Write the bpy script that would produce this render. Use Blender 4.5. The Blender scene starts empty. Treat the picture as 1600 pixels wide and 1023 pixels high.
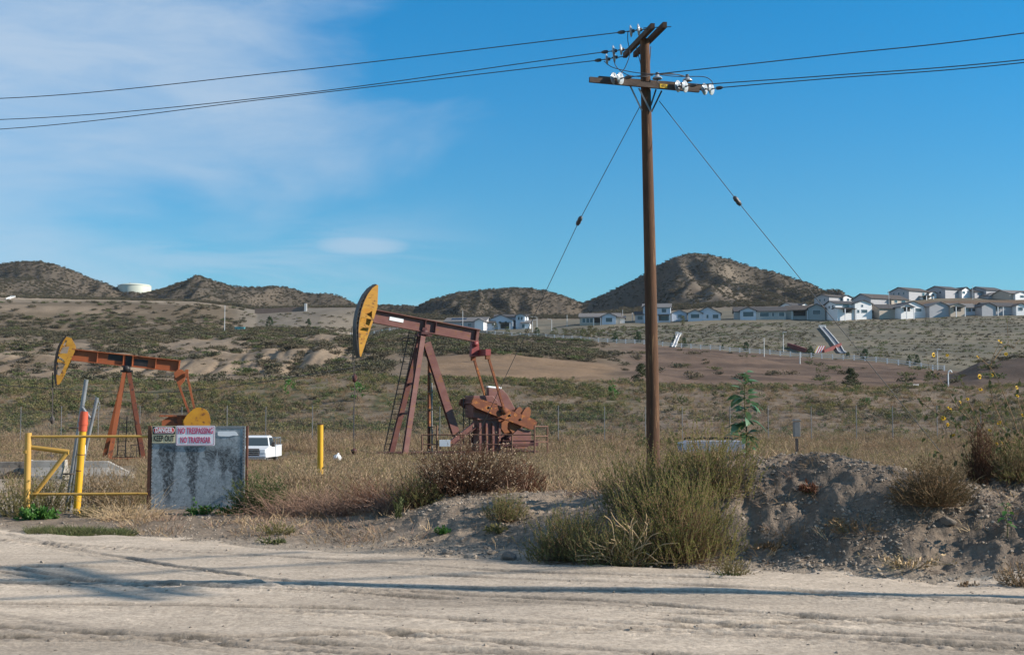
import bpy, math, random
import numpy as np
from mathutils import Vector, Matrix
R = math.radians
rng = np.random.default_rng(7)
random.seed(7)
SC = bpy.context.scene
COL = SC.collection

# ------------------------------------------------------------------ camera
F, CX, CY, HC = 2000.0, 800.0, 511.5, 1.65
PITCH = math.atan(128.5/2000)
sp, cp = math.sin(PITCH), math.cos(PITCH)
cam_d = bpy.data.cameras.new("camera")
cam = bpy.data.objects.new("camera", cam_d); COL.objects.link(cam)
cam.location = (0, 0, HC); cam.rotation_euler = (math.pi/2 + PITCH, 0, 0)
cam_d.sensor_width = 36; cam_d.lens = 45.0; cam_d.clip_start = .1; cam_d.clip_end = 20000
SC.camera = cam

def W(px, py, Y):
    """world point at forward distance Y seen at photo pixel px, py"""
    dx, dz = (px-CX)/F, (CY-py)/F
    dy = cp - dz*sp
    t = Y/dy
    return np.array((dx*t, Y, HC + (sp+dz*cp)*t))
def zpy(py, Y):
    return HC + Y*np.tan(PITCH + np.arctan((CY-np.asarray(py, float))/F))

# ------------------------------------------------------------------ noise
def _h(ix, iy, s):
    n = (ix*374761393 + iy*668265263 + s*982451653) & 0xffffffff
    n = ((n ^ (n >> 13))*1274126177) & 0xffffffff
    return ((n ^ (n >> 16)) & 0xffff)/65535.0
def vn(x, y, s=0):
    x = np.asarray(x, float); y = np.asarray(y, float)
    ix = np.floor(x).astype(np.int64); iy = np.floor(y).astype(np.int64)
    fx = x-ix; fy = y-iy
    fx = fx*fx*(3-2*fx); fy = fy*fy*(3-2*fy)
    a = _h(ix, iy, s); b = _h(ix+1, iy, s); c = _h(ix, iy+1, s); d = _h(ix+1, iy+1, s)
    return (a*(1-fx)+b*fx)*(1-fy)+(c*(1-fx)+d*fx)*fy
def fbm(x, y, o=4, s=0, g=.5):
    t = 0; a = 1; n = 0
    x = np.asarray(x, float); y = np.asarray(y, float)
    for i in range(o):
        t = t + a*vn(x, y, s+i*17); n += a; a *= g
        x, y = x*1.9*.97-y*1.9*.24+3.1, x*1.9*.24+y*1.9*.97+1.7
    return t/n
def ridged(x, y, o=4, s=0):
    t = 0; a = 1; n = 0
    x = np.asarray(x, float); y = np.asarray(y, float)
    for i in range(o):
        t = t + a*(1-np.abs(2*vn(x, y, s+i*13)-1)); n += a; a *= .5
        x, y = x*2.03+5.2, y*2.03+1.3
    return t/n
def sst(a, b, x):
    t = np.clip((np.asarray(x, float)-a)/(b-a), 0, 1); return t*t*(3-2*t)

# ------------------------------------------------------------------ terrain height
_px = [-600, 0, 150, 300, 370, 400, 500, 560, 650, 750, 850, 900, 950, 1050, 1150, 1250, 1350, 1450, 1480, 1530, 1600, 2200]
def _c(*v): return np.array(v, float)
K = [  # (depth per column, py per column)
 (_c(*[110]*22), _c(*[684]*22)),
 (_c(*[158]*22), _c(600,597,600,602,601,600,592,588,590,592,594,597,600,603,605,605,606,606,606,606,606,606)),
 (_c(*[176]*22), _c(602,599,602,604,603,602,594,590,592,593,595,598,601,604,606,606,607,607,607,607,607,607)),
 (_c(*[232]*22), _c(588,585,583,590,589,588,575,571,570,569,570,573,576,581,584,587,590,592,588,563,556,556)),
 (_c(*[300]*22), _c(550,548,545,540,536,535,524,532,542,549,555,556,557,559,563,568,574,582,588,590,590,590)),
 (_c(*([480]*7+[510,495,480,460,450,440,420,400,380,361,345,341,336,330,330])), _c(505,505,508,505,507,507,506,514,517,521,527,530,534,541.5,549.5,558,566,574.5,577,581,585,600)),
 (_c(*[540]*22), _c(474,474,474,477,482,490,484,480,505,514,512,506,503,499.5,495,493.5,490.5,487,486,485,484,484)),
 (_c(*[620]*22), _c(466,466,468,472,480,484,482,482,500,505,500,499,494,487,483,478,464,463,463,463,463,463)),
 (_c(*[760]*22), _c(462,462,466,470,476,480,478,480,488,490,490,492,484,472,470,474,470,470,470,470,470,470)),
]
_rp = _c(-600,-300,0,30,60,90,120,150,175,200,235,250,280,310,330,355,395,425,450,480,515,535,556,600,650,690,720,770,820,850,880,910,930,960,1000,1030,1060,1085,1105,1140,1180,1230,1270,1300,1330,1400,1600,2200)
_ry = _c(450,430,410,406,407,415,425,438,450,456,457,452,440,431,437,445,449,447,449,457,455,462,472,474,478,462,455,451,449,453,461,472,465,452,432,414,400,395,396,404,416,430,443,458,466,470,470,474)
RIDGE = 1100.0
NEARY = [0, 20, 44, 67, 85, 100, 110]
NEARZ = [0, 0, -.50, -1.08, -1.35, -1.15, -.77]
BX = [-30,-8,-6,-4,-2.5,-1.6,-.9,0,1,2,2.5,3.0,3.5,4.0,4.5,5.2,6.5,8,30]
BH = [.02,.02,.05,.09,.13,.24,.46,.55,.60,.74,.98,1.10,1.12,1.08,.95,.84,.84,.6,.2]
def Ye(x):
    return 14.1 - .47*np.asarray(x, float)
def H(x, Y):
    x = np.asarray(x, float); Y = np.asarray(Y, float)
    px = np.clip(800+F*x/np.maximum(Y, 1), -600, 2200)
    zn = np.interp(Y, NEARY, NEARZ)
    zn = zn - .75*np.exp(-((px-420)/90)**2-((Y-86)/12)**2)
    t = Y-Ye(x)
    hb = np.interp(x, BX, BH)
    prof = sst(0, 2.4, t)*(1-sst(2.9, 6.5, t))
    rough = (fbm(x*1.3, Y*1.3, 5, 3)-.5)*.36*np.minimum(hb, .9) + (fbm(x*5, Y*5, 4, 9, .6)-.5)*.15*np.minimum(hb+.1, .9) - np.abs(fbm(x*2.2, Y*2.2, 3, 12)-.5)*.20*np.minimum(hb, .9)*sst(1.8, 2.6, x) + (ridged(x*13, Y*13, 3, 14)-.6)*.055*np.minimum(hb+.12, .9)
    zn = zn + hb*prof + rough*sst(-.1, .9, t)*(1-sst(6, 9, t))
    zn = zn + .32*np.exp(-((x+3.85)/.75)**2-((Y-23.6)/1.1)**2) # gravel pile by the bollard
    zn = zn + (fbm(x*.5, Y*.5, 3, 21)-.5)*.05*sst(0, 1, Y-4)
    ds = [np.interp(px, _px, k[0]) for k in K]; zs = [zpy(np.interp(px, _px, k[1]), d) for k, d in zip(K, ds)]
    ry = np.interp(px, _rp, _ry) + (fbm(px/16, px*0+.5, 3, 5)-.5)*3.5
    ds.append(ry*0+RIDGE); zr = zpy(ry, RIDGE); zs.append(zr)
    ds.append(ry*0+1400.); zs.append(zr*.55)
    ds.append(ry*0+2600.); zs.append(zr*0-20)
    z = np.where(Y <= ds[0], zn, 0)
    for i in range(len(ds)-1):
        m = (Y > ds[i]) & (Y <= ds[i+1])
        f = np.clip((Y-ds[i])/(ds[i+1]-ds[i]), 0, 1)
        if i == 8: f = f**.9
        if i in (0, 2, 3): f = f*f*(3-2*f)*.55+f*.45
        z = np.where(m, zs[i]*(1-f)+zs[i+1]*f, z)
    # relief
    w = sst(150, 240, Y)
    z = z + (fbm(x/26, Y/26, 4, 31)-.5)*3.0*w*(1-sst(330, 420, Y)*.6)
    z = z + (fbm(x/7, Y/9, 3, 37)-.5)*.9*sst(112, 135, Y)*(1-sst(330,480,Y))
    er = (1-sst(520, 620, px))*sst(215, 232, Y)*(1-sst(300, 340, Y))
    z = z - er*ridged(x/6.5+.6*fbm(x/20,Y/20,2,4), Y/45, 3, 41)*2.6
    er2 = (1-sst(560, 640, px))*sst(330, 360, Y)*(1-sst(500, 540, Y))
    z = z - er2*ridged(x/30, Y/60, 3, 43)*3.5
    hw = sst(700, 830, Y)*(1-sst(1060, 1100, Y)*.96)
    z = z + hw*((ridged(x/95+.7*fbm(x/150,Y/150,2,8), Y/420, 4, 51)-.90)*66*(1-.55*sst(1280, 1360, px)) + (fbm(x/30, Y/60, 4, 57)-.62)*15 + (fbm(x/9, Y/14, 2, 59)-.5)*3)
    z = z + 9.5*np.exp(-((px-214)/42)**2-((Y-1066)/26)**2)
    return z
def hz(x, Y): return float(H(np.array([x]), np.array([Y]))[0])

# ------------------------------------------------------------------ mesh helpers
def mesh_np(name, V, Fc, mats, parent=None, smooth=False, midx=None, loc=None):
    V = np.asarray(V, np.float32); me = bpy.data.meshes.new(name)
    if not isinstance(Fc, list): Fc = [Fc]
    Fc = [np.asarray(f, np.int32) for f in Fc if len(f)]
    me.vertices.add(len(V)); me.vertices.foreach_set("co", V.ravel())
    nl = sum(f.size for f in Fc); npoly = sum(len(f) for f in Fc)
    me.loops.add(nl); me.polygons.add(npoly)
    me.loops.foreach_set("vertex_index", np.concatenate([f.ravel() for f in Fc]))
    tot = np.concatenate([np.full(len(f), f.shape[1], np.int32) for f in Fc])
    st = np.concatenate([[0], np.cumsum(tot)[:-1]]).astype(np.int32)
    me.polygons.foreach_set("loop_start", st)
    if not isinstance(mats, (list, tuple)): mats = [mats]
    for m in mats: me.materials.append(m)
    if midx is not None: me.polygons.foreach_set("material_index", np.asarray(midx, np.int32))
    if smooth: me.polygons.foreach_set("use_smooth", np.ones(npoly, bool))
    me.update(calc_edges=True); me.validate()
    o = bpy.data.objects.new(name, me); COL.objects.link(o)
    if parent is not None: o.parent = parent
    if loc is not None: o.location = loc
    return o

class MB:
    """collects shapes; build() links them as one mesh"""
    def __init__(s, org=(0, 0, 0)):
        s.v = []; s.f = []; s.org = Vector(org); s.sm = []
    def add(s, vs, fs, smooth=False):
        n = len(s.v); s.v += [Vector(v)-s.org for v in vs]
        s.f += [tuple(i+n for i in f) for f in fs]; s.sm += [smooth]*len(fs)
    def box(s, c, size, rot=None):
        hx, hy, hz_ = [a/2 for a in size]; c = Vector(c)
        vs = [Vector((x, y, z)) for x in (-hx, hx) for y in (-hy, hy) for z in (-hz_, hz_)]
        if rot is not None: vs = [rot @ v for v in vs]
        s.add([v+c for v in vs], [(0,1,3,2),(4,6,7,5),(0,4,5,1),(2,3,7,6),(0,2,6,4),(1,5,7,3)])
        return s
    def bar(s, p, q, w, h=None, up=(0, 0, 1), taper=1.0):
        p, q = Vector(p), Vector(q); h = h or w; d = (q-p).normalized(); up = Vector(up)
        if abs(d.dot(up)) > .98: up = Vector((0, 1, 0)) if abs(d.y) < .9 else Vector((1, 0, 0))
        a = d.cross(up).normalized()*(w/2); b = a.cross(d).normalized()*(h/2)
        vs = [p-a-b, p+a-b, p+a+b, p-a+b]; vs += [q+(v-p)*taper for v in vs]
        s.add(vs, [(3,2,1,0),(4,5,6,7),(0,1,5,4),(1,2,6,5),(2,3,7,6),(3,0,4,7)]); return s
    def ibeam(s, p, q, w, h, tf=.04, tw=.03, up=(0, 0, 1)):
        p, q = Vector(p), Vector(q); d = (q-p).normalized(); a = d.cross(Vector(up)).normalized(); b = a.cross(d).normalized()
        for k in (-1, 1): s.bar(p+b*k*(h/2-tf/2), q+b*k*(h/2-tf/2), w, tf, b)
        s.bar(p, q, tw, h-2*tf-.002, b); return s
    def tube(s, pts, r, n=8, cap=True, smooth=True):
        pts = [Vector(p) for p in pts]; N = len(pts); rs = r if isinstance(r, (list, tuple)) else [r]*N
        vs = []; a = None
        for i, p in enumerate(pts):
            d = (pts[min(i+1, N-1)]-pts[max(i-1, 0)]).normalized()
            if a is None:
                a = d.orthogonal().normalized()
            a = (a-d*a.dot(d)).normalized(); b = d.cross(a)
            vs += [p+(a*math.cos(2*math.pi*k/n)+b*math.sin(2*math.pi*k/n))*rs[i] for k in range(n)]
        fs = [(i*n+k, i*n+(k+1)%n, (i+1)*n+(k+1)%n, (i+1)*n+k) for i in range(N-1) for k in range(n)]
        s.add(vs, fs, smooth)
        if cap: s.add([v for v in vs[:n]], [tuple(range(n))[::-1]]); s.add([v for v in vs[-n:]], [tuple(range(n))])
        return s
    def prism(s, poly, o, ax, ay, t):
        """polygon (2-D) in the plane o + x*ax + y*ay, thickness vector t centred"""
        o, ax, ay, t = Vector(o), Vector(ax), Vector(ay), Vector(t)
        b = [o+ax*x+ay*y-t*.5 for x, y in poly]; n = len(b)
        vs = b+[v+t for v in b]
        s.add(vs, [tuple(range(n))[::-1], tuple(range(n, 2*n))]+[(i, (i+1) % n, n+(i+1) % n, n+i) for i in range(n)]); return s
    def lathe(s, prof, o, axis=(0, 0, 1), n=16):
        """prof: list of (radius, height along axis)"""
        o, ax = Vector(o), Vector(axis).normalized(); a = ax.orthogonal().normalized(); b = ax.cross(a)
        vs = []
        for r, h in prof: vs += [o+ax*h+(a*math.cos(2*math.pi*k/n)+b*math.sin(2*math.pi*k/n))*max(r, 1e-4) for k in range(n)]
        s.add(vs, [(i*n+k, i*n+(k+1) % n, (i+1)*n+(k+1) % n, (i+1)*n+k) for i in range(len(prof)-1) for k in range(n)], True); return s
    def pieces(s, name, mat, parent, nf):
        '''one object per nf faces'''
        o = None
        for i in range(0, len(s.f), nf):
            fs = s.f[i:i+nf]; ids = sorted({j for f in fs for j in f}); k = {j: n for n, j in enumerate(ids)}
            m = MB(); m.v = [s.v[j] for j in ids]; m.f = [tuple(k[j] for j in f) for f in fs]; m.sm = s.sm[i:i+nf]; o = m.build(name, mat, parent)
        return o
    def build(s, name, mat, parent=None, bevel=0):
        me = bpy.data.meshes.new(name); me.from_pydata([tuple(v) for v in s.v], [], s.f)
        for m in (mat if isinstance(mat, (list, tuple)) else [mat]): me.materials.append(m)
        me.polygons.foreach_set("use_smooth", s.sm)
        me.update(); o = bpy.data.objects.new(name, me); COL.objects.link(o)
        if parent is not None: o.parent = parent
        if bevel:
            b = o.modifiers.new("bevel", "BEVEL"); b.width = bevel; b.segments = 2; b.limit_method = 'ANGLE'; b.angle_limit = R(40)
        return o
def tag(o, label=None, cat=None, group=None, kind=None):
    if label: o["label"] = label
    if cat: o["category"] = cat
    if group: o["group"] = group
    if kind: o["kind"] = kind
    return o
def thing(name, loc, label, cat, group=None, rz=0):
    o = bpy.data.objects.new(name, None); COL.objects.link(o); o.location = loc; o.rotation_euler = (0, 0, rz)
    o.empty_display_size = .3
    return tag(o, label, cat, group)
def copy_tree(o, parent=None):
    c = o.copy(); COL.objects.link(c)
    if parent is not None: c.parent = parent
    for ch in list(o.children): copy_tree(ch, c)
    return c

# ------------------------------------------------------------------ materials
def M(name, c1, c2=None, scale=4., rough=.8, metal=0., bump=0., bscale=30., spot=None, sthr=.6, sscale=6., spec=.3, rnd=0, transl=0, stretch=None, c3=None, pos=False):
    m = bpy.data.materials.new(name); m.use_nodes = True; nt = m.node_tree; N = nt.nodes; L = nt.links
    bs = N["Principled BSDF"]; bs.inputs["Roughness"].default_value = rough; bs.inputs["Metallic"].default_value = metal
    bs.inputs["Specular IOR Level"].default_value = spec
    tc = N.new("ShaderNodeTexCoord"); co = tc.outputs["Object"]
    if stretch:
        mp = N.new("ShaderNodeMapping"); mp.inputs["Scale"].default_value = stretch; L.new(co, mp.inputs[0]); co = mp.outputs[0]
    def noise(sc, det=6):
        n = N.new("ShaderNodeTexNoise"); n.inputs["Scale"].default_value = sc; n.inputs["Detail"].default_value = det; n.inputs["Roughness"].default_value = .65
        L.new(co, n.inputs["Vector"]); return n.outputs[0]
    def ramp(v, a, b):
        r = N.new("ShaderNodeMapRange"); r.inputs[1].default_value = a; r.inputs[2].default_value = b; L.new(v, r.inputs[0]); return r.outputs[0]
    def mix(f, a, b):
        x = N.new("ShaderNodeMix"); x.data_type = 'RGBA'
        if isinstance(f, float): x.inputs[0].default_value = f
        else: L.new(f, x.inputs[0])
        for i, c in ((6, a), (7, b)):
            if isinstance(c, tuple): x.inputs[i].default_value = (*c, 1)
            else: L.new(c, x.inputs[i])
        return x.outputs[2]
    c = c1
    if pos:
        gg = N.new('ShaderNodeNewGeometry'); co = gg.outputs['Position']
    if c2 is not None: c = mix(ramp(noise(scale), .33, .67), c1, c2)
    if rnd and c3 is not None:
        oi = N.new("ShaderNodeObjectInfo"); c = mix(ramp(oi.outputs["Random"], 0., 1.), c, c3)
    if spot is not None: c = mix(ramp(noise(sscale, 8), sthr, sthr+.06), c, spot)
    if isinstance(c, tuple): bs.inputs["Base Color"].default_value = (*c, 1)
    else: L.new(c, bs.inputs["Base Color"])
    if bump:
        b = N.new("ShaderNodeBump"); b.inputs["Strength"].default_value = bump; b.inputs["Distance"].default_value = .02
        L.new(noise(bscale), b.inputs["Height"]); L.new(b.outputs[0], bs.inputs["Normal"])
    if transl:
        t = N.new("ShaderNodeBsdfTranslucent"); mx = N.new("ShaderNodeMixShader"); mx.inputs[0].default_value = transl
        if isinstance(c, tuple): t.inputs[0].default_value = (*c, 1)
        else: L.new(c, t.inputs[0])
        L.new(bs.outputs[0], mx.inputs[1]); L.new(t.outputs[0], mx.inputs[2]); L.new(mx.outputs[0], N["Material Output"].inputs[0])
    return m

# ------------------------------------------------------------------ light
SUN_AZ, SUN_EL = R(97), R(27)     # azimuth clockwise from +Y (the view direction)
sdir = Vector((math.sin(SUN_AZ)*math.cos(SUN_EL), math.cos(SUN_AZ)*math.cos(SUN_EL), math.sin(SUN_EL)))
sl = bpy.data.lights.new("sun", 'SUN'); sl.energy = 5.0; sl.angle = R(.5); sl.color = (1, .90, .77)
so = bpy.data.objects.new("sun", sl); COL.objects.link(so); so.rotation_euler = (-sdir).to_track_quat('-Z', 'Y').to_euler()
wd = bpy.data.worlds.new("World"); SC.world = wd; wd.use_nodes = True
nt = wd.node_tree; N = nt.nodes; L = nt.links
bg = N["Background"]; bg.inputs[1].default_value = SKY_STR = .0695
sky = N.new("ShaderNodeTexSky"); sky.sky_type = 'NISHITA'; sky.sun_disc = False
sky.sun_elevation = SUN_EL; sky.sun_rotation = SUN_AZ; sky.air_density = 1.0; sky.dust_density = .3; sky.ozone_density = 2.5
def math_n(op, a, b=None, c=None, clamp=False):
    n = N.new("ShaderNodeMath"); n.operation = op; n.use_clamp = clamp
    for i, v in enumerate((a, b, c)):
        if v is None: continue
        if isinstance(v, (int, float)): n.inputs[i].default_value = v
        else: L.new(v, n.inputs[i])
    return n.outputs[0]
def mrange(v, a, b, c=0., d=1., smooth=True):
    n = N.new("ShaderNodeMapRange"); n.interpolation_type = 'SMOOTHSTEP' if smooth else 'LINEAR'
    L.new(v, n.inputs[0])
    for i, x in enumerate((a, b, c, d)): n.inputs[i+1].default_value = x
    return n.outputs[0]
tc = N.new("ShaderNodeTexCoord"); sx = N.new("ShaderNodeSeparateXYZ"); L.new(tc.outputs["Generated"], sx.inputs[0])
yy = math_n('MAXIMUM', math_n('ABSOLUTE', sx.outputs[1]), .05)
u_ = math_n('DIVIDE', sx.outputs[0], yy); v_ = math_n('DIVIDE', sx.outputs[2], yy)
def wnoise(su, sv, shear, det, rough, dist, off):
    cb = N.new("ShaderNodeCombineXYZ")
    L.new(math_n('MULTIPLY', math_n('ADD', u_, math_n('MULTIPLY', v_, shear)), su), cb.inputs[0]); L.new(math_n('MULTIPLY', v_, sv), cb.inputs[1]); cb.inputs[2].default_value = off
    n = N.new("ShaderNodeTexNoise"); n.inputs["Scale"].default_value = 1; n.inputs["Detail"].default_value = det
    n.inputs["Roughness"].default_value = rough; n.inputs["Distortion"].default_value = dist
    L.new(cb.outputs[0], n.inputs["Vector"]); return n.outputs[0]
n1 = wnoise(3.0, 11, .5, 7, .52, .5, 4.3); n2 = wnoise(6, 30, .7, 6, .6, .6, 2.2)
# a bank of thin cloud filling the left of the view, thinning to wisps
edge = math_n('ADD', u_, math_n('MULTIPLY', math_n('SUBTRACT', n1, .5), .75))
mL = math_n('MULTIPLY', mrange(edge, -.09, -.36), math_n('ADD', .72, math_n('MULTIPLY', mrange(v_, .15, .3), .28)))
wis = math_n('MULTIPLY', mL, mrange(n2, .22, .70, .62, 1.0))
low = math_n('MULTIPLY', math_n('MULTIPLY', mrange(v_, .18, .12), mrange(u_, .02, -.15)), mrange(n2, .35, .7, .0, .5))
pu = math_n('DIVIDE', math_n('ADD', u_, .119), .036); pv = math_n('DIVIDE', math_n('SUBTRACT', v_, .129), .0085)
puff = math_n('MULTIPLY', mrange(math_n('ADD', math_n('ADD', math_n('MULTIPLY', pu, pu), math_n('MULTIPLY', pv, pv)), math_n('MULTIPLY', math_n('SUBTRACT', n2, .5), 1.6)), 1.7, .1), .72)
cl = math_n('MULTIPLY', math_n('MAXIMUM', math_n('MAXIMUM', wis, low), puff), .80, clamp=True)
tint = N.new("ShaderNodeMix"); tint.data_type = 'RGBA'
L.new(mrange(v_, .05, .36), tint.inputs[0]); tint.inputs[6].default_value = (.46, .91, 1.10, 1); tint.inputs[7].default_value = (.13, .96, 1.36, 1)
mul = N.new("ShaderNodeMix"); mul.data_type = 'RGBA'; mul.blend_type = 'MULTIPLY'; mul.inputs[0].default_value = 1
L.new(sky.outputs[0], mul.inputs[6]); L.new(tint.outputs[2], mul.inputs[7])
mixc = N.new("ShaderNodeMix"); mixc.data_type = 'RGBA'; L.new(cl, mixc.inputs[0]); L.new(mul.outputs[2], mixc.inputs[6])
mixc.inputs[7].default_value = (4.5, 5.5, 6.7, 1)
L.new(mixc.outputs[2], bg.inputs[0])
SC.view_settings.view_transform = 'Standard'; SC.view_settings.look = 'None'; SC.view_settings.exposure = 0.75; SC.view_settings.gamma = 1
SC.cycles.max_bounces = 5; SC.cycles.diffuse_bounces = 2; SC.cycles.glossy_bounces = 2; SC.cycles.transparent_max_bounces = 12
# ================================================================== ground sheet
us = np.concatenate([np.linspace(-.85, -.43, 90), np.linspace(-.43, .43, 760)[1:], np.linspace(.43, .85, 90)[1:]])
def geo(a, b, r): return a*np.exp(np.arange(0, math.log(b/a), r))
Ys = np.concatenate([np.linspace(-3, 7.4, 50), np.arange(7.5, 24, .055), geo(24, 60, .012), geo(60, 112, .012), geo(112, 330, .006), geo(330, 1150, .0055), geo(1150, 2600, .06), [2600]])
UU, YY = np.meshgrid(us, Ys)
XX = UU*(np.abs(YY)+np.clip(9-YY*.05, 0, 9))
ZZ = H(XX, np.maximum(YY, 0))
nr, nc = XX.shape
idx = np.arange(nr*nc).reshape(nr, nc)
quads = np.stack([idx[:-1, :-1], idx[:-1, 1:], idx[1:, 1:], idx[1:, :-1]], -1).reshape(-1, 4)
PX = 800+F*XX/np.maximum(YY, 1)

def zone_color(x, Y):
    """real surface colour of the soil by place"""
    px = 800+F*x/np.maximum(Y, 1)
    def C(*c): return np.array(c)[None, :]
    n = x.shape[0]; c = np.tile(C(.30, .25, .195), (n, 1))
    def put(w, col):
        nonlocal c
        c = c*(1-w[:, None])+col*w[:, None]
    t = Y-Ye(x)
    n1 = fbm(x/3, Y/3, 4, 61); n2 = fbm(x/30, Y/30, 4, 63)
    put(sst(-.2, 1.2, t)*(1-sst(5, 7, t))*.9, C(.20, .155, .115))
    put(sst(5, 8, t)*sst(.40, .6, n1*.5+.3), C(.155, .12, .08))
    put(sst(2.2, 3.0, x)*sst(.1, .8, t)*(1-sst(4.5, 6, t)), C(.165, .13, .10))
    # left dirt lot behind the gate
    put((1-sst(210, 330, px))*sst(20, 23, Y)*(1-sst(44, 56, Y)), C(.29, .235, .175))
    put(sst(56, 70, Y)*(1-sst(104, 112, Y)), C(.14, .105, .07))
    # bank
    g = sst(106, 114, Y)*(1-sst(157, 163, Y))
    put(g, C(.105, .082, .055))
    put(g*sst(.46, .6, fbm(x/6, Y/6, 4, 71)), C(.068, .068, .035))
    put(g*sst(960, 1060, px)*.8, C(.15, .113, .084))
    put(g*sst(.5, .62, fbm(x/2.2, Y/2.2, 3, 73))*.5, C(.20, .155, .115))
    put(sst(155, 163, Y)*(1-sst(200, 230, Y)), C(.15, .115, .08))
    # left sand terraces
    lf = 1-sst(560, 680, px)
    m = sst(180, 215, Y)*(1-sst(560, 600, Y))
    put(m*lf, C(.195, .150, .107))
    put(m*lf*sst(.47, .62, n2)*.75, C(.125, .094, .066))
    put(m*lf*sst(330, 380, Y)*sst(.38, .5, fbm(x/60, Y/25, 3, 75))*.8, C(.105, .082, .056))
    # centre tan graded field
    cf = sst(560, 690, px)*(1-sst(930, 1010, px))
    put(m*cf, C(.115, .086, .06))
    put(cf*sst(640,700,px)*sst(172, 190, Y)*(1-sst(255, 275, Y)), C(.175, .118, .074))
    # right brown graded slope
    rf = sst(940, 1010, px)
    fd = np.interp(px, _px, K[5][0])
    put(rf*sst(160, 176, Y)*(1-sst(-4, 4, Y-fd)), C(.088, .060, .044))
    put(rf*sst(176, 186, Y)*(1-sst(-4, 4, Y-fd))*sst(.45, .62, fbm(x/40, Y/8, 4, 77))*.55, C(.16, .108, .078))
    put(rf*sst(1470, 1520, px)*sst(180, 200, Y)*(1-sst(270, 300, Y)), C(.08, .058, .045))
    # grey planted slopes
    put(sst(-2, 3, Y-fd)*(1-sst(590, 640, Y))*sst(620, 700, px), C(.118, .108, .082))
    put(sst(-2, 3, Y-fd)*(1-sst(590, 640, Y))*sst(620, 700, px)*sst(.45,.6,fbm(x/22, Y/16, 4, 86))*.6, C(.17, .145, .105))
    put(sst(1330,1360,px)*sst(556,562,Y)*(1-sst(590,600,Y)), C(.13,.09,.062))
    put(sst(480, 486, Y)*(1-sst(590, 640, Y))*sst(355, 385, px)*(1-sst(570, 600, px)), C(.155, .132, .105))
    # hills
    hm = sst(600, 680, Y)
    put(hm, C(.068, .056, .043))
    put(hm*sst(.44, .58, fbm(x/45, Y/90, 5, 81))*.55, C(.105, .084, .064))
    put(hm*sst(1050, 1090, px)*(1-sst(1130, 1190, px))*sst(.42, .55, fbm(x/14, Y/30, 4, 83))*.6, C(.17, .137, .104))
    put(sst(600,640,Y)*(1-sst(720,800,Y))*(1-sst(260,330,px))*sst(.4,.55,fbm(x/50, Y/60, 3, 88)), C(.30,.235,.17))
    # bulldozed track up the big hill
    tr = np.abs(px-(1060-(Y-960)*.0-0))
    return np.clip(c, 0, 1)
cg = zone_color(XX.ravel(), YY.ravel())
m_ground = bpy.data.materials.new("soil"); m_ground.use_nodes = True
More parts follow.
